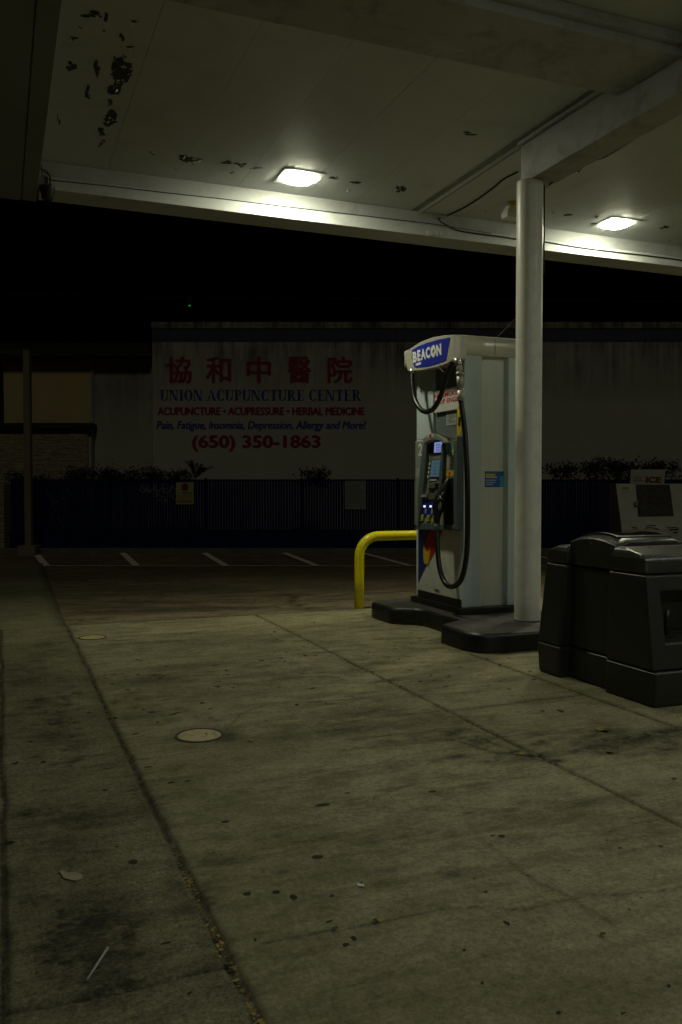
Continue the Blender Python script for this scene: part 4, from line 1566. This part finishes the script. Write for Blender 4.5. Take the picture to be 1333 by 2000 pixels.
# ================================================================== WASTE AND WINDSCREEN UNIT
binr = thing('waste_bin', 'dark grey plastic forecourt waste bin with side modules and an open top, beside the column', 'waste bin', AB(3.95, 4.5, 0), TH)
AL, ALC, ARX = 3.53, 3.60, 4.25


def module(rows, mats, name, bev=.018):
    """rows: list of (z, aL, aR, b0, b1): a lofted box"""
    mb_ = MB()
    mb_.loft([[AB(a0, b0, z), AB(a1, b0, z), AB(a1, b1, z), AB(a0, b1, z)] for z, a0, a1, b0, b1 in rows], 0, True)
    return mb_.build(name, mats, binr, bevel=bev, seg=3)


# central hopper
module([(.006, ALC - .005, ARX - .07, 4.33, 4.83), (.215, ALC - .005, ARX - .07, 4.33, 4.83)], M['bin'], 'centre_base')
module([(.219, ALC - .002, ARX - .073, 4.333, 4.827), (.775, ALC + .012, ARX - .09, 4.34, 4.815)], M['bin'], 'centre_body')
mb = MB()
# hood: arched across b, with a rectangular opening on top
NB = 10
za, zp = .945, .998
b0, b1 = 4.335, 4.82
a0, a1 = ALC + .008, ARX - .085


def hz_(t): return za + (zp - za) * math.sin(math.pi * (.08 + .84 * t)) ** .9


cols_ = [a0, a0 + .09, a1 - .09, a1]
gridv = []
for ia, aa_ in enumerate(cols_):
    row = []
    for k in range(NB + 1):
        t = k / NB
        z = hz_(t) - (.03 if ia in (0, 3) else 0)
        row.append(mb.bm.verts.new(AB(aa_, b0 + (b1 - b0) * t, z)))
    gridv.append(row)
low_ = []
for ia in range(3):
    for k in range(NB):
        if ia == 1 and 2 <= k <= 7: continue
        mb.bm.faces.new((gridv[ia][k], gridv[ia + 1][k], gridv[ia + 1][k + 1], gridv[ia][k + 1])).smooth = True
# skirt down to the seam
ring_i = [gridv[i][0] for i in range(4)] + [gridv[3][k] for k in range(1, NB + 1)] + [gridv[i][NB] for i in (2, 1, 0)] + [gridv[0][k] for k in range(NB - 1, 0, -1)]
skirt = []
for v_ in ring_i:
    q = to_ab(v_.co)
    skirt.append(mb.bm.verts.new(AB(q[0] + (-.008 if q[0] < a0 + .01 else (.008 if q[0] > a1 - .01 else 0)), q[1] + (-.006 if q[1] < b0 + .001 else (.006 if q[1] > b1 - .001 else 0)), .781)))
for i in range(len(ring_i)):
    j = (i + 1) % len(ring_i)
    mb.bm.faces.new((ring_i[i], ring_i[j], skirt[j], skirt[i]))
hood_ = mb.build('hood', M['bin_lid'], binr, bevel=.014, seg=3)
mb = MB()
tt0, tt1 = 2 / NB, 8 / NB
ob0, ob1 = b0 + (b1 - b0) * tt0, b0 + (b1 - b0) * tt1
oa0, oa1 = cols_[1], cols_[2]
zz = hz_(tt0)
lo_ = [AB(oa0 + .03, ob0 + .03, zz - .16), AB(oa1 - .03, ob0 + .03, zz - .16), AB(oa1 - .03, ob1 - .03, zz - .16), AB(oa0 + .03, ob1 - .03, zz - .16)]
hi_ = [AB(oa0, ob0, zz), AB(oa1, ob0, zz), AB(oa1, ob1, zz), AB(oa0, ob1, zz)]
for i in range(4):
    j = (i + 1) % 4
    mb.face([hi_[i], hi_[j], lo_[j], lo_[i]])
mb.face(lo_)
mb.build('opening', M['bin_dark'], hood_)
# raised rim round the opening
mb = MB()
for s0, s1, bb_0, bb_1 in ((oa0 - .03, oa0, ob0 - .03, ob1 + .03), (oa1, oa1 + .03, ob0 - .03, ob1 + .03)):
    n_ = 8
    for k in range(n_):
        t0, t1 = k / n_, (k + 1) / n_
        y0, y1 = bb_0 + (bb_1 - bb_0) * t0, bb_0 + (bb_1 - bb_0) * t1
        h0, h1 = hz_((y0 - b0) / (b1 - b0)), hz_((y1 - b0) / (b1 - b0))
        mb.hexa([AB(s0, y0, h0 - .01), AB(s1, y0, h0 - .01), AB(s1, y1, h1 - .01), AB(s0, y1, h1 - .01), AB(s0, y0, h0 + .006), AB(s1, y0, h0 + .006), AB(s1, y1, h1 + .006), AB(s0, y1, h1 + .006)])
for bb_0, bb_1 in ((ob0 - .03, ob0), (ob1, ob1 + .03)):
    h0, h1 = hz_((bb_0 - b0) / (b1 - b0)), hz_((bb_1 - b0) / (b1 - b0))
    mb.hexa([AB(oa0, bb_0, h0 - .01), AB(oa1, bb_0, h0 - .01), AB(oa1, bb_1, h1 - .01), AB(oa0, bb_1, h1 - .01), AB(oa0, bb_0, h0 + .006), AB(oa1, bb_0, h0 + .006), AB(oa1, bb_1, h1 + .006), AB(oa0, bb_1, h1 + .006)])
mb.build('opening_rim', M['bin_lid'], hood_)
# far module
module([(.006, AL - .012, ARX, 4.80, 5.04), (.215, AL - .016, ARX, 4.795, 5.06)], M['bin'], 'far_base')
module([(.219, AL - .012, ARX - .003, 4.797, 5.055), (.775, AL + .030, ARX - .03, 4.79, 5.02)], M['bin'], 'far_body')
module([(.781, AL + .027, ARX - .027, 4.788, 5.02), (.865, AL + .034, ARX - .034, 4.79, 5.00), (.905, AL + .055, ARX - .055, 4.80, 4.90)], M['bin_lid'], 'far_lid')
# near module: front leans back, with a pocket for the washing tools
module([(.006, AL + .012, ARX, 3.915, 4.36), (.215, AL + .012, ARX, 3.91, 4.365)], M['bin'], 'near_base')
nz0, nz1 = .219, .775
fb0, fb1 = 3.93, 4.025        # front plane b at the bottom and top


def ff_(z): return fb0 + (fb1 - fb0) * (z - nz0) / (nz1 - nz0)


def fl_(z): return AL + .012 + .02 * (z - nz0) / (nz1 - nz0)


mb = MB()
pz0, pz1, pa0, pa1 = .375, .675, 3.665, 4.12
zs = [nz0, pz0, pz1, nz1]
NF = {}
for i, z in enumerate(zs):
    for j, aa_ in enumerate((None, pa0, pa1, ARX - .012)):
        NF[i, j] = mb.bm.verts.new(AB(fl_(z) if aa_ is None else aa_, ff_(z), z))
for i in range(3):
    for j in range(3):
        if i == 1 and j == 1: continue
        mb.bm.faces.new((NF[i, j], NF[i, j + 1], NF[i + 1, j + 1], NF[i + 1, j]))
# pocket
pk = [mb.bm.verts.new(AB(aa_, 4.16, z)) for aa_, z in ((pa0 + .02, pz0 + .01), (pa1 - .02, pz0 + .01), (pa1 - .02, pz1 - .02), (pa0 + .02, pz1 - .02))]
fr_ = [NF[1, 1], NF[1, 2], NF[2, 2], NF[2, 1]]
for i in range(4):
    mb.bm.faces.new((fr_[i], fr_[(i + 1) % 4], pk[(i + 1) % 4], pk[i]))
mb.bm.faces.new(pk)
# sides, back, top, bottom
bk = {}
for i, z in enumerate(zs):
    bk[i, 0] = mb.bm.verts.new(AB(fl_(z) + .003, 4.36, z)); bk[i, 1] = mb.bm.verts.new(AB(ARX - .012, 4.36, z))
for i in range(3):
    mb.bm.faces.new((NF[i, 0], NF[i + 1, 0], bk[i + 1, 0], bk[i, 0]))
    mb.bm.faces.new((NF[i, 3], bk[i, 1], bk[i + 1, 1], NF[i + 1, 3]))
    mb.bm.faces.new((bk[i, 0], bk[i + 1, 0], bk[i + 1, 1], bk[i, 1]))
mb.bm.faces.new([NF[3, j] for j in range(4)] + [bk[3, 1], bk[3, 0]])
mb.bm.faces.new([NF[0, j] for j in range(3, -1, -1)] + [bk[0, 0], bk[0, 1]])
nb_ = mb.build('near_body', M['bin'], binr, bevel=.014, seg=3)
module([(.781, AL + .03, ARX - .016, 4.022, 4.36), (.872, AL + .036, ARX - .02, 4.04, 4.355), (.895, AL + .045, ARX - .03, 4.075, 4.35), (.928, AL + .06, ARX - .05, 4.25, 4.345)], M['bin_lid'], 'near_lid')
sq_ = thing('squeegee', 'black window squeegee handle standing in the pocket of the waste bin', 'squeegee', AB(3.76, 4.07, .39), TH)
mb = MB()
mb.tube([AB(3.76, 4.07, .40), AB(3.757, 4.06, .48), AB(3.755, 4.05, .56)], [.012, .014, .016], 10)
mb.build('handle', M['black'], sq_)
mb = MB()
mb.box(AB, (3.70, 3.82), (4.06, 4.085), (.385, .405))
mb.build('blade', M['rubber'], sq_)

# ================================================================== ICE BOX
ix0 = on_y(1203, 944, 20).x
ib = thing('ice_freezer', 'white sloping front ice freezer with a dark door, by the fence', 'ice freezer', WD(7.6, 20.3, -.62))
ztp = 1.39
zg = float(lot_z(np.array(7.5), np.array(20.0))) - .02
mb = MB()
mb.prism([WD(ix0, 20.0, ztp), WD(ix0, 19.55, .35), WD(ix0, 19.5, zg), WD(ix0, 20.45, zg), WD(ix0, 20.45, ztp)], X3 * 2.3)
mb.build('cabinet', M['ice_white'], ib, bevel=.015)
mb = MB()


def icef(px, py):
    """point on the sloping front"""
    r_ = _ray(px, py)
    # plane through (y=20,z=ztp) and (y=19.55,z=.35)
    n_ = Vector((0, ztp - .35, -.45)).normalized()
    t = (Vector((0, 20.0, ztp)) - Vector((0, 0, EYE))).dot(n_) / r_.dot(n_)
    return Vector((0, 0, EYE)) + r_ * t, -n_


pp = [icef(*q) for q in ((1242, 947), (1308, 947), (1316, 1008), (1247, 1009))]
mb.prism([p for p, n_ in pp], pp[0][1] * .02)
idr = mb.build('door', M['ice_dark'], ib)
mb = MB()
pp = [icef(*q) for q in ((1238, 981), (1246, 981), (1246, 990), (1239, 990))]
mb.prism([p for p, n_ in pp], pp[0][1] * .05)
mb.build('handle', M['black'], idr)
mb = MB()
pp = [icef(*q) for q in ((1216, 952), (1229, 952), (1229, 954.5), (1216, 954.5))]
mb.prism([p for p, n_ in pp], pp[0][1] * .01)
mb.build('badge', M['black'], ib)
for q in (((1234, 1028), (1238, 1031), (1242, 1030), (1244, 1033)), ((1260, 1033), (1266, 1031), (1274, 1031), (1282, 1032.5), (1286, 1034)), ((1302, 1030), (1308, 1031), (1316, 1030), (1326, 1032)), ((1308, 1035), (1318, 1034), (1325, 1035)), ((1262, 1029), (1272, 1026), (1282, 1028)), ((1316, 1039), (1324, 1040))):
    mb = MB()
    mb.tube(spline([icef(*x)[0] for x in q], 4), .014, 5)
    mb.build('script_stroke', M['black'], ib)
s0 = on_y(1234, 917, 20.15); s1 = on_y(1300, 944, 20.15)
mb = MB()
mb.prism([WD(on_y(1232, 944, 20.15).x, 20.15, ztp), WD(on_y(1298, 944, 20.15).x, 20.15, ztp), WD(on_y(1301, 917, 20.15).x, 20.15, s0.z), WD(on_y(1232.5, 917, 20.15).x, 20.15, s0.z)], Vector((0, .12, 0)))
isg = mb.build('top_sign', M['ice_white'], ib, bevel=.008)
mb = MB()
p0 = on_y(1261.5, 943, 20.148)
p1 = on_y(1292, 931, 20.148)
text(mb, 'ICE', Vector((p0.x, 20.149, p0.z)), X3, ZV, p1.x - p0.x, p1.z - p0.z, .004, .05)
mb.build('sign_lettering', worn('ice red', (.10, .02, .02), .6), isg)
mb = MB()
for x0, x1, y0, y1 in ((1237, 1256, 931, 932.2), (1236, 1254, 934.5, 936), (1238, 1257, 938, 940)):
    q0 = on_y(x0, y1, 20.149); q1 = on_y(x1, y0, 20.149)
    mb.box(WD, (q0.x, q1.x), (20.145, 20.1495), (q0.z, q1.z))
mb.build('sign_small_print', M['console_side'], isg)

# ================================================================== FENCE
FY = 27.0
fen = thing('slatted_fence', 'dark blue chain link fence with vertical slats on a low blue wall', 'fence', WD(2, FY, -.7))
mb = MB()
x = -10.45
rs = random.Random(5)
while x < 15:
    w = .075
    mb.box(WD, (x, x + w), (FY + rs.uniform(-.008, .008), FY + .03), (-.09, 1.52 + rs.uniform(-.012, .012)))
    x += w + .012
mb.build('slats', M['fence_blue'], fen)
mb = MB()
mb.box(WD, (-10.48, 15), (FY + .04, FY + .10), (1.50, 1.555))
mb.box(WD, (-10.48, 15), (FY + .04, FY + .10), (-.09, -.045))
mb.build('rails', M['rail'], fen)
px_ = -10.4
while px_ < 15:
    mb = MB(); mb.tube([WD(px_, FY + .14, -.7), WD(px_, FY + .14, 1.6)], .04, 10); mb.build('post', M['rail'], fen); px_ += 3.05
mb = MB()
mb.box(WD, (-10.48, 15), (FY - .06, FY + .2), (-.75, -.092))
mb.build('low_wall', M['fence_wall'], fen)
mb = MB()


def scrawl(q, r=.018):
    pts = spline([on_y(x_, y_, FY - .022) for x_, y_ in q], 4)
    mb.tube(pts, r, 5)


scrawl([(276, 950), (274, 956), (280, 962), (286, 956), (283, 948), (277, 950), (285, 958), (291, 960)])
scrawl([(290, 945), (290, 955), (291, 961), (293, 962)])
scrawl([(292, 960), (300, 955), (301, 944), (302, 955), (304, 961)])
scrawl([(306, 944), (306, 956), (311, 960), (316, 953), (317, 944)])
scrawl([(330, 946), (321, 946), (319, 954), (328, 954)], .014)
scrawl([(319, 954), (321, 963), (327, 963), (332, 957)])
scrawl([(330, 972), (334, 958), (336, 948), (341, 955), (345, 960)])
scrawl([(343, 964), (337, 968), (339, 974), (344, 976)])
scrawl([(302, 970), (309, 969), (305, 962), (316, 970), (328, 980), (318, 977), (308, 978), (306, 982)], .014)
mb.build('graffiti', M['graffiti'], fen)
mb = MB()
rs = random.Random(9)
for q in (((90, 955), (93, 965), (100, 970), (104, 985), (110, 1000)), ((128, 950), (134, 958), (140, 966)), ((104, 985), (110, 982), (122, 975), (130, 972)), ((112, 1005), (116, 1015), (119, 1020))):
    mb.tube(spline([on_y(x_, y_, FY - .02) for x_, y_ in q], 4), .02, 5)
mb.build('graffiti_faded', worn('faded spray', (.045, .055, .075), .8), fen)

ts = thing('towing_notice', 'small yellowed warning notice with a red round symbol on the blue fence', 'sign', on_y(361, 985, FY - .06))
mb = MB()
q0 = on_y(344.5, 985, FY - .06); q1 = on_y(378.5, 942, FY - .06)
mb.box(WD, (q0.x, q1.x), (FY - .06, FY - .04), (q0.z, q1.z))
mb.build('plate', worn('yellowed plate', (.34, .30, .13), .6, var=.15, scale=6), ts)
mb = MB()
c0 = on_y(361.5, 951.5, FY - .0605)
mb.disc(c0, X3, ZV, .115, .13, Vector((0, -.004, 0)), 20)
rs_ = mb.build('round_symbol', worn('notice red', (.22, .02, .015), .6), ts)
mb = MB()
for x0, x1, y0, y1 in ((359, 361, 946, 956), (363, 365, 947, 957)):
    a_ = on_y(x0, y1, FY - .0646); b_ = on_y(x1, y0, FY - .0646)
    mb.box(WD, (a_.x, b_.x), (FY - .068, FY - .0646), (a_.z, b_.z))
mb.build('symbol_mark', M['black'], rs_)
mb = MB()
for x0, x1, y0, y1 in ((356, 376, 961, 964), (348, 375, 967, 968), (348, 374, 970, 971), (350, 372, 973.5, 974.5)):
    a_ = on_y(x0, y1, FY - .0605); b_ = on_y(x1, y0, FY - .0605)
    mb.box(WD, (a_.x, b_.x), (FY - .064, FY - .0605), (a_.z, b_.z))
mb.build('print_lines', M['console_side'], ts)
mb = MB()
for x0, x1, y0, y1 in ((347, 376, 977, 981.5),):
    a_ = on_y(x0, y1, FY - .0605); b_ = on_y(x1, y0, FY - .0605)
    mb.box(WD, (a_.x, b_.x), (FY - .064, FY - .0605), (a_.z, b_.z))
mb.build('print_band', worn('notice orange', (.28, .12, .03), .6), ts)

gs_ = thing('grey_notice', 'pale grey framed notice board on the blue fence left of the pump', 'sign', on_y(694, 994, FY - .06))
mb = MB()
q0 = on_y(674, 994, FY - .06); q1 = on_y(715, 939, FY - .06)
mb.box(WD, (q0.x, q1.x), (FY - .055, FY - .035), (q0.z, q1.z))
mb.build('plate', worn('grey green plate', (.20, .23, .20), .6, var=.1, scale=4), gs_)
mb = MB()
t_ = .022
mb.box(WD, (q0.x, q1.x), (FY - .07, FY - .0555), (q0.z, q0.z + t_))
mb.box(WD, (q0.x, q1.x), (FY - .07, FY - .0555), (q1.z - t_, q1.z))
mb.box(WD, (q0.x, q0.x + t_), (FY - .07, FY - .0555), (q0.z + t_, q1.z - t_))
mb.box(WD, (q1.x - t_, q1.x), (FY - .07, FY - .0555), (q0.z + t_, q1.z - t_))
mb.build('frame', worn('grey frame', (.27, .29, .30), .5), gs_)
mb = MB()
for k in range(11):
    a_ = on_y(679, 947 + k * 3.6, FY - .0555); b_ = on_y(710 - (k * 7) % 9, 945.8 + k * 3.6, FY - .0555)
    mb.box(WD, (a_.x, b_.x), (FY - .0585, FY - .0555), (a_.z, b_.z))
mb.build('print_lines', worn('grey print', (.11, .13, .12), .6), gs_)


# plants growing over the fence
def bush(name, label, cx, py0, wpx, hpx, n, seed, spiky=False, Y=FY + .35):
    rs = random.Random(seed)
    base = on_y(cx, py0, Y)
    t = thing(name, label, 'plant', base)
    s = Y / FPX
    mb = MB(); ml = MB()
    if spiky:
        for k in range(16):
            an = rs.uniform(-1.25, 1.25); L = hpx * s * rs.uniform(.8, 1.35)
            tip = base + Vector((math.sin(an) * L * 1.25, rs.uniform(-.2, .2), math.cos(an) * L))
            mid = base + (tip - base) * .55 + Vector((0, 0, .08))
            mb.tube([base, mid, tip], [.012, .008, .003], 5)
            for i in range(14):
                f = .25 + .75 * i / 13
                p = base.lerp(mid, f / .55) if f < .55 else mid.lerp(tip, (f - .55) / .45)
                for sg in (-1, 1):
                    d = Vector((sg * .09 * math.cos(an), rs.uniform(-.05, .05), -sg * .09 * math.sin(an) - .03)) + (tip - base).normalized() * .07
                    w_ = (tip - base).normalized() * .018
                    ml.face([p - w_ * .5, p + d * .4 - w_ * .4, p + d * .75, p + d * .4 + w_ * .4, p + w_ * .5])
    else:
        for k in range(max(4, n // 60)):
            x0 = rs.uniform(-.5, .5) * wpx * s
            h = hpx * s * rs.uniform(.5, 1.1) * (1 - .5 * abs(x0 / (wpx * s)))
            bp = base + Vector((x0, rs.uniform(-.1, .15), -.25))
            tp = bp + Vector((rs.uniform(-.35, .35), rs.uniform(-.2, .2), h + .25))
            md = bp.lerp(tp, .5) + Vector((rs.uniform(-.12, .12), 0, .05))
            mb.tube([bp, md, tp], [.014, .01, .004], 5)
            for i in range(60):
                f = rs.random() ** .7
                p = (bp.lerp(md, f * 2) if f < .5 else md.lerp(tp, f * 2 - 1)) + Vector((rs.gauss(0, .13), rs.gauss(0, .1), rs.gauss(0, .07)))
                d = Vector((rs.gauss(0, 1), rs.gauss(0, 1), rs.gauss(0, .7))).normalized() * rs.uniform(.05, .11)
                w_ = d.cross(Vector((rs.gauss(0, 1), rs.gauss(0, 1), rs.gauss(0, 1)))).normalized() * d.length * .33
                ml.face([p, p + d * .5 + w_, p + d, p + d * .5 - w_])
    mb.build('stems', M['stem'], t)
    ml.build('foliage', M['leaf'], t)
    return t


GRP = 'weeds growing over the blue fence'
for i, (cx, w, h, n, lab) in enumerate(((48, 60, 14, 500, 'low dark weeds on the fence top beside the lamp post'),
                                        (152, 44, 22, 700, 'dark leafy shrub over the fence right of the lamp post'),
                                        (220, 70, 18, 1100, 'wide dark shrub over the fence below the grey side wall'),
                                        (285, 60, 20, 900, 'dark shrub over the fence above the white graffiti'),
                                        (338, 50, 14, 700, 'low dark weeds over the fence above the yellowed notice'),
                                        (612, 50, 20, 700, 'dark bushy weed on the fence below the painted telephone number'),
                                        (1105, 60, 18, 700, 'dark creeper on the fence just right of the column'),
                                        (1190, 110, 26, 1700, 'dense dark creeper on the fence left of the ice freezer'),
                                        (1290, 80, 22, 900, 'dark shrub on the fence behind the ice freezer sign'))):
    bush('fence_shrub', lab, cx, 935 if cx < 900 else 922, w, h, n, 30 + i)['group'] = GRP
bush('fern', 'dark fern with arching fronds on the fence top below the painted sign', 382, 934, 60, 26, 0, 77, True)

# ================================================================== BUILDINGS
BY = 29.5
bd = thing('painted_building', 'long off white building wall painted with a red and blue clinic sign', 'building', WD(4, BY, -.7))
xl = on_y(298.5, 800, BY).x
mb = MB()
mb.box(WD, (xl, 22), (BY, BY + 9), (-.8, 6.955))
mb.build('wall', M['wall'], bd)
mb = MB()
mb.box(WD, (xl - .02, 22), (BY - .05, BY + 9.02), (6.76, 6.985))
mb.build('coping', M['coping'], bd, bevel=.01)
mb = MB()
mb.box(WD, (xl, 22), (BY - .012, BY - .001), (6.31, 6.755))
mb.build('blue_band', M['band'], bd)


def wall_text(body, x0, x1, y0, y1, mat, name, bold=0.0, shear=0.0, serif=False, heavy=0.0):
    mb = MB()
    p0 = on_y(x0, y1, BY); p1 = on_y(x1, y0, BY)
    org = Vector((p0.x, BY - .0005, p0.z))
    if serif:
        vv, ff = serif_line(body)
        put_flat(mb, [Vector((a, b, 0)) for a, b in vv], ff, org, X3, ZV, p1.x - p0.x, p1.z - p0.z, .003)
    else:
        # heavier strokes: the same lettering laid over itself a little to each side
        w_, h_ = p1.x - p0.x, p1.z - p0.z
        for k, (dx, dz) in enumerate(((0, 0), (heavy, 0), (-heavy, 0), (0, heavy * .7), (0, -heavy * .7))):
            if k and not heavy: break
            text(mb, body, org + Vector((heavy + dx, -.0004 * k, heavy * .7 + dz)), X3, ZV, w_ - 2 * heavy, h_ - 1.4 * heavy, .003, bold, shear)
    return mb.build(name, mat, bd)


for ch, x0, x1 in zip('協和中醫院', (325, 402, 482, 562, 640), (375, 452, 530, 608, 689)):
    wall_text(ch, x0, x1, 696, 749, M['letter_red'], 'painted_character', .0, heavy=.028)
wall_text('UNION ACUPUNCTURE CENTER', 313, 706, 761, 783, M['letter_blue'], 'painted_line', serif=True)
wall_text('ACUPUNCTURE \u2022 ACUPRESSURE \u2022 HERBAL MEDICINE', 308, 713, 795, 811.5, M['letter_red'], 'painted_line', .0, heavy=.020)
wall_text('Pain, Fatigue, Insomnia, Depression, Allergy and More!', 306, 716, 822, 843, M['letter_blue'], 'painted_line', .0, .22, heavy=.016)
wall_text('(650) 350-1863', 375, 627, 849.5, 883, M['letter_red'], 'painted_line', .0, heavy=.034)

nb2 = thing('neighbour_building', 'low left building with a tan panel above a stacked stone wall', 'building', WD(-10, 30, -.7))
mb = MB()
xa = on_y(185, 800, 29.9).x
mb.box(WD, (xa, xl - .03), (29.9, 37), (-.8, 5.80))
mb.build('side_wall', M['wall_side'], nb2)
mb = MB()
x8 = on_y(8, 800, 29.85).x
zl = on_y(0, 826, 29.85).z; zt2 = on_y(0, 711, 29.85).z
mb.box(WD, (x8, xa - .002), (29.85, 37), (zl, zt2))
mb.build('tan_panel', M['tan'], nb2)
mb = MB()
mb.box(WD, (x8 - .02, xa - .002), (29.78, 29.9), (zt2, 5.80))
mb.box(WD, (xa - .1, xa), (29.8, 29.9), (zl, zt2))
mb.build('panel_trim', M['wall_side'], nb2)
mb = MB()
xr = on_y(180, 830, 29.2).x
mb.box(WD, (-14, xr), (29.2, 29.84), (on_y(0, 837.5, 29.2).z, on_y(0, 826.5, 29.2).z))
mb.build('ledge', M['roof_black'], nb2, bevel=.03)
mb = MB()
mb.box(WD, (-14, on_y(172, 880, 29.4).x), (29.4, 37), (-.8, on_y(0, 838, 29.2).z - .01))
mb.build('stone_wall', M['stone'], nb2)
mb = MB()
mb.box(WD, (on_y(173, 880, 29.5).x, xa - .005), (29.5, 37), (-.8, on_y(0, 838, 29.2).z + .1))
mb.build('corner_wall', M['wall_side'], nb2)
mb = MB()
mb.box(WD, (-15, xl - .04), (29.3, 38), (5.80, 6.25))
mb.box(WD, (-15, x8 - .05), (29.9, 37), (zl, 5.80))
mb.build('roof', M['roof_black'], nb2)
mb = MB()
mb.box(WD, (-12.5, on_y(13, 1000, 26.8).x), (26.6, 27.3), (-.8, on_y(0, 946, 26.8).z))
tag(mb.build('stone_pier', M['stone']), 'rough stone pier at the far left where the blue fence ends', 'pier')
# unlit lamp post at the left
lp = thing('lamp_post', 'slim unlit lamp post with square base in front of the stone wall', 'lamp post', on_y(57, 1076, 25.0))
mb = MB()
c0 = on_y(57.3, 1070, 25.0)
mb.prism([WD(c0.x + dx * .095, 25 + dy * .095, -.55) for dx, dy in ((-1, -1), (1, -1), (1, 1), (-1, 1))], ZV * 5.85)
mb.build('pole', M['pole'], lp, bevel=.01)
mb = MB()
mb.box(WD, (c0.x - .26, c0.x + .26), (24.74, 25.26), (-.72, -.40))
mb.build('base', M['pole'], lp, bevel=.02)
mb = MB()
mb.box(WD, (c0.x - .72, c0.x - .10), (24.8, 25.2), (5.12, 5.27))
mb.build('lamp_head', M['pole_head'], lp, bevel=.02)
# distant signal and overhead wire
gl_ = thing('traffic_light', 'distant green traffic light glowing above the roofs', 'traffic light', on_y(371, 600, 60))
q = on_y(371, 597, 60)
mb = MB(); mb.box(WD, (q.x - .18, q.x + .18), (60, 60.25), (q.z - .2, q.z + .75)); mb.build('housing', M['roof_black'], gl_)
mb = MB(); mb.disc(Vector((q.x, 59.995, q.z)), X3, ZV, .075, .05, Vector((0, -.02, 0)), 12); mb.build('lens', M['green_lens'], gl_)
mb = MB(); mb.tube([WD(q.x, 60.12, q.z + .7), WD(q.x, 60.12, q.z + 1.6)], .04, 8); mb.build('hanger', M['roof_black'], gl_)
w0 = on_y(-200, 572, 45); w1 = on_y(1700, 592, 45)
cable('overhead_wire', spline([w0, on_y(450, 581, 45), w1], 10), .02, 'faint overhead wire crossing the night sky above the buildings', cat='wire')


# ================================================================== SMALL GROUND THINGS
def manhole(px, py, r, label, mat='cover'):
    a_, b_, _ = ab_z(px, py)
    t = thing('manhole_cover', label, 'manhole cover', AB(a_, b_, .004), TH, 'round tank covers in the forecourt')
    m1 = MB()
    n = 36
    m1.loft([[AB(a_ + rr * math.cos(2 * math.pi * i / n), b_ + rr * math.sin(2 * math.pi * i / n), z) for i in range(n)] for rr, z in ((r * 1.16, .0), (r * 1.14, .0085), (r * 1.02, .0085), (r * 1.01, .003))], 0, False)
    m1.build('rim', M['cover_rim'], t)
    m2 = MB()
    m2.loft([[AB(a_ + rr * math.cos(2 * math.pi * i / n), b_ + rr * math.sin(2 * math.pi * i / n), z) for i in range(n)] for rr, z in ((r, .0), (r, .0055), (r * .97, .007))], 0, True)
    lid_ = m2.build('lid', M[mat], t)
    m3 = MB()
    m3.box(AB, (a_ + r * .30, a_ + r * .36), (b_ - r * .12, b_ + r * .16), (.0065, .0085))
    m3.build('lift_slot', M['cover_rim'], lid_)


manhole(390, 1438, .112, 'round tan manhole cover in the near concrete')
manhole(181, 1246, .105, 'faint flat tan manhole cover near the far edge of the concrete', 'cover_faint')

mb = MB()
rs = random.Random(3)


def leaf(p, s):
    an = rs.uniform(0, 2 * math.pi)
    d = Vector((math.cos(an), math.sin(an), rs.uniform(-.1, .3))) * s
    n_ = Vector((-math.sin(an), math.cos(an), rs.uniform(-.3, .3))) * s * .45
    p = p + Vector((0, 0, .008))
    mb.face([p - d * .5, p + n_, p + d * .5, p - n_], 0 if rs.random() < .75 else 1)


for _ in range(190):
    b_ = rs.choice((rs.uniform(1.7, 2.6), rs.uniform(1.7, 2.4), rs.uniform(2.4, 3.0), rs.uniform(3.7, 5.0), rs.gauss(4.9, .08), rs.gauss(2.75, .05), rs.gauss(2.35, .05)))
    leaf(AB(.565 + rs.gauss(0, .007), b_, -.006), rs.uniform(.006, .018))
for _ in range(60):
    leaf(AB(.565 + rs.gauss(0, .01), rs.uniform(1.6, 2.25), -.006), rs.uniform(.008, .02))
for x, y, s in ((950, 1868, .016), (1178, 1831, .018), (735, 1805, .02), (742, 1803, .018), (655, 1820, .018), (1182, 1430, .05), (1172, 1428, .04), (1192, 1472, .04), (490, 1449, .03), (393, 1383, .02), (250, 1475, .015), (1110, 1338, .03), (1105, 1330, .03), (1183, 1345, .04), (1190, 1352, .05), (1200, 1355, .04), (1186, 1340, .05), (1035, 1478, .03), (1020, 1476, .03), (520, 1460, .015), (1000, 1475, .02), (960, 1522, .014), (600, 1300, .02), (720, 1245, .02), (805, 1250, .02), (860, 1247, .02)):
    leaf(AB(*ab_z(x, y)[:2], .004), s * 1.3)
for _ in range(70):
    leaf(AB(rs.gauss(.004, .006), rs.uniform(1.8, 4.2), -.03), rs.uniform(.01, .02))
tag(mb.build('leaf_litter', [M['litter'], M['leaf']]), 'small dry yellow leaves lying in the joints and on the concrete', 'leaves', kind='stuff')


def scrap(px_pts, name, label, cat, mat, h=.003):
    m_ = MB()
    m_.prism([AB(*ab_z(x, y)[:2], .0055) for x, y in px_pts], ZV * h)
    tag(m_.build(name, mat, rotz=TH), label, cat)


scrap([(115, 1706), (122, 1704), (134, 1709), (147, 1707), (160, 1712), (162, 1720), (150, 1724), (138, 1723), (124, 1719), (120, 1711)], 'paper_scrap', 'flattened tan paper scrap on the rough left concrete strip', 'paper scrap', M['scrap'])
scrap([(698, 1729), (712, 1732), (711, 1736), (699, 1735)], 'paper_scrap', 'tiny pale paper scrap in the middle of the forecourt', 'paper scrap', M['paper'])
m_ = MB()
m_.tube([AB(*ab_z(169, 1922)[:2], .009), AB(*ab_z(211, 1857)[:2], .009)], .0036, 8)
tag(m_.build('drinking_straw', M['straw']), 'white drinking straw lying on the left concrete strip', 'straw')
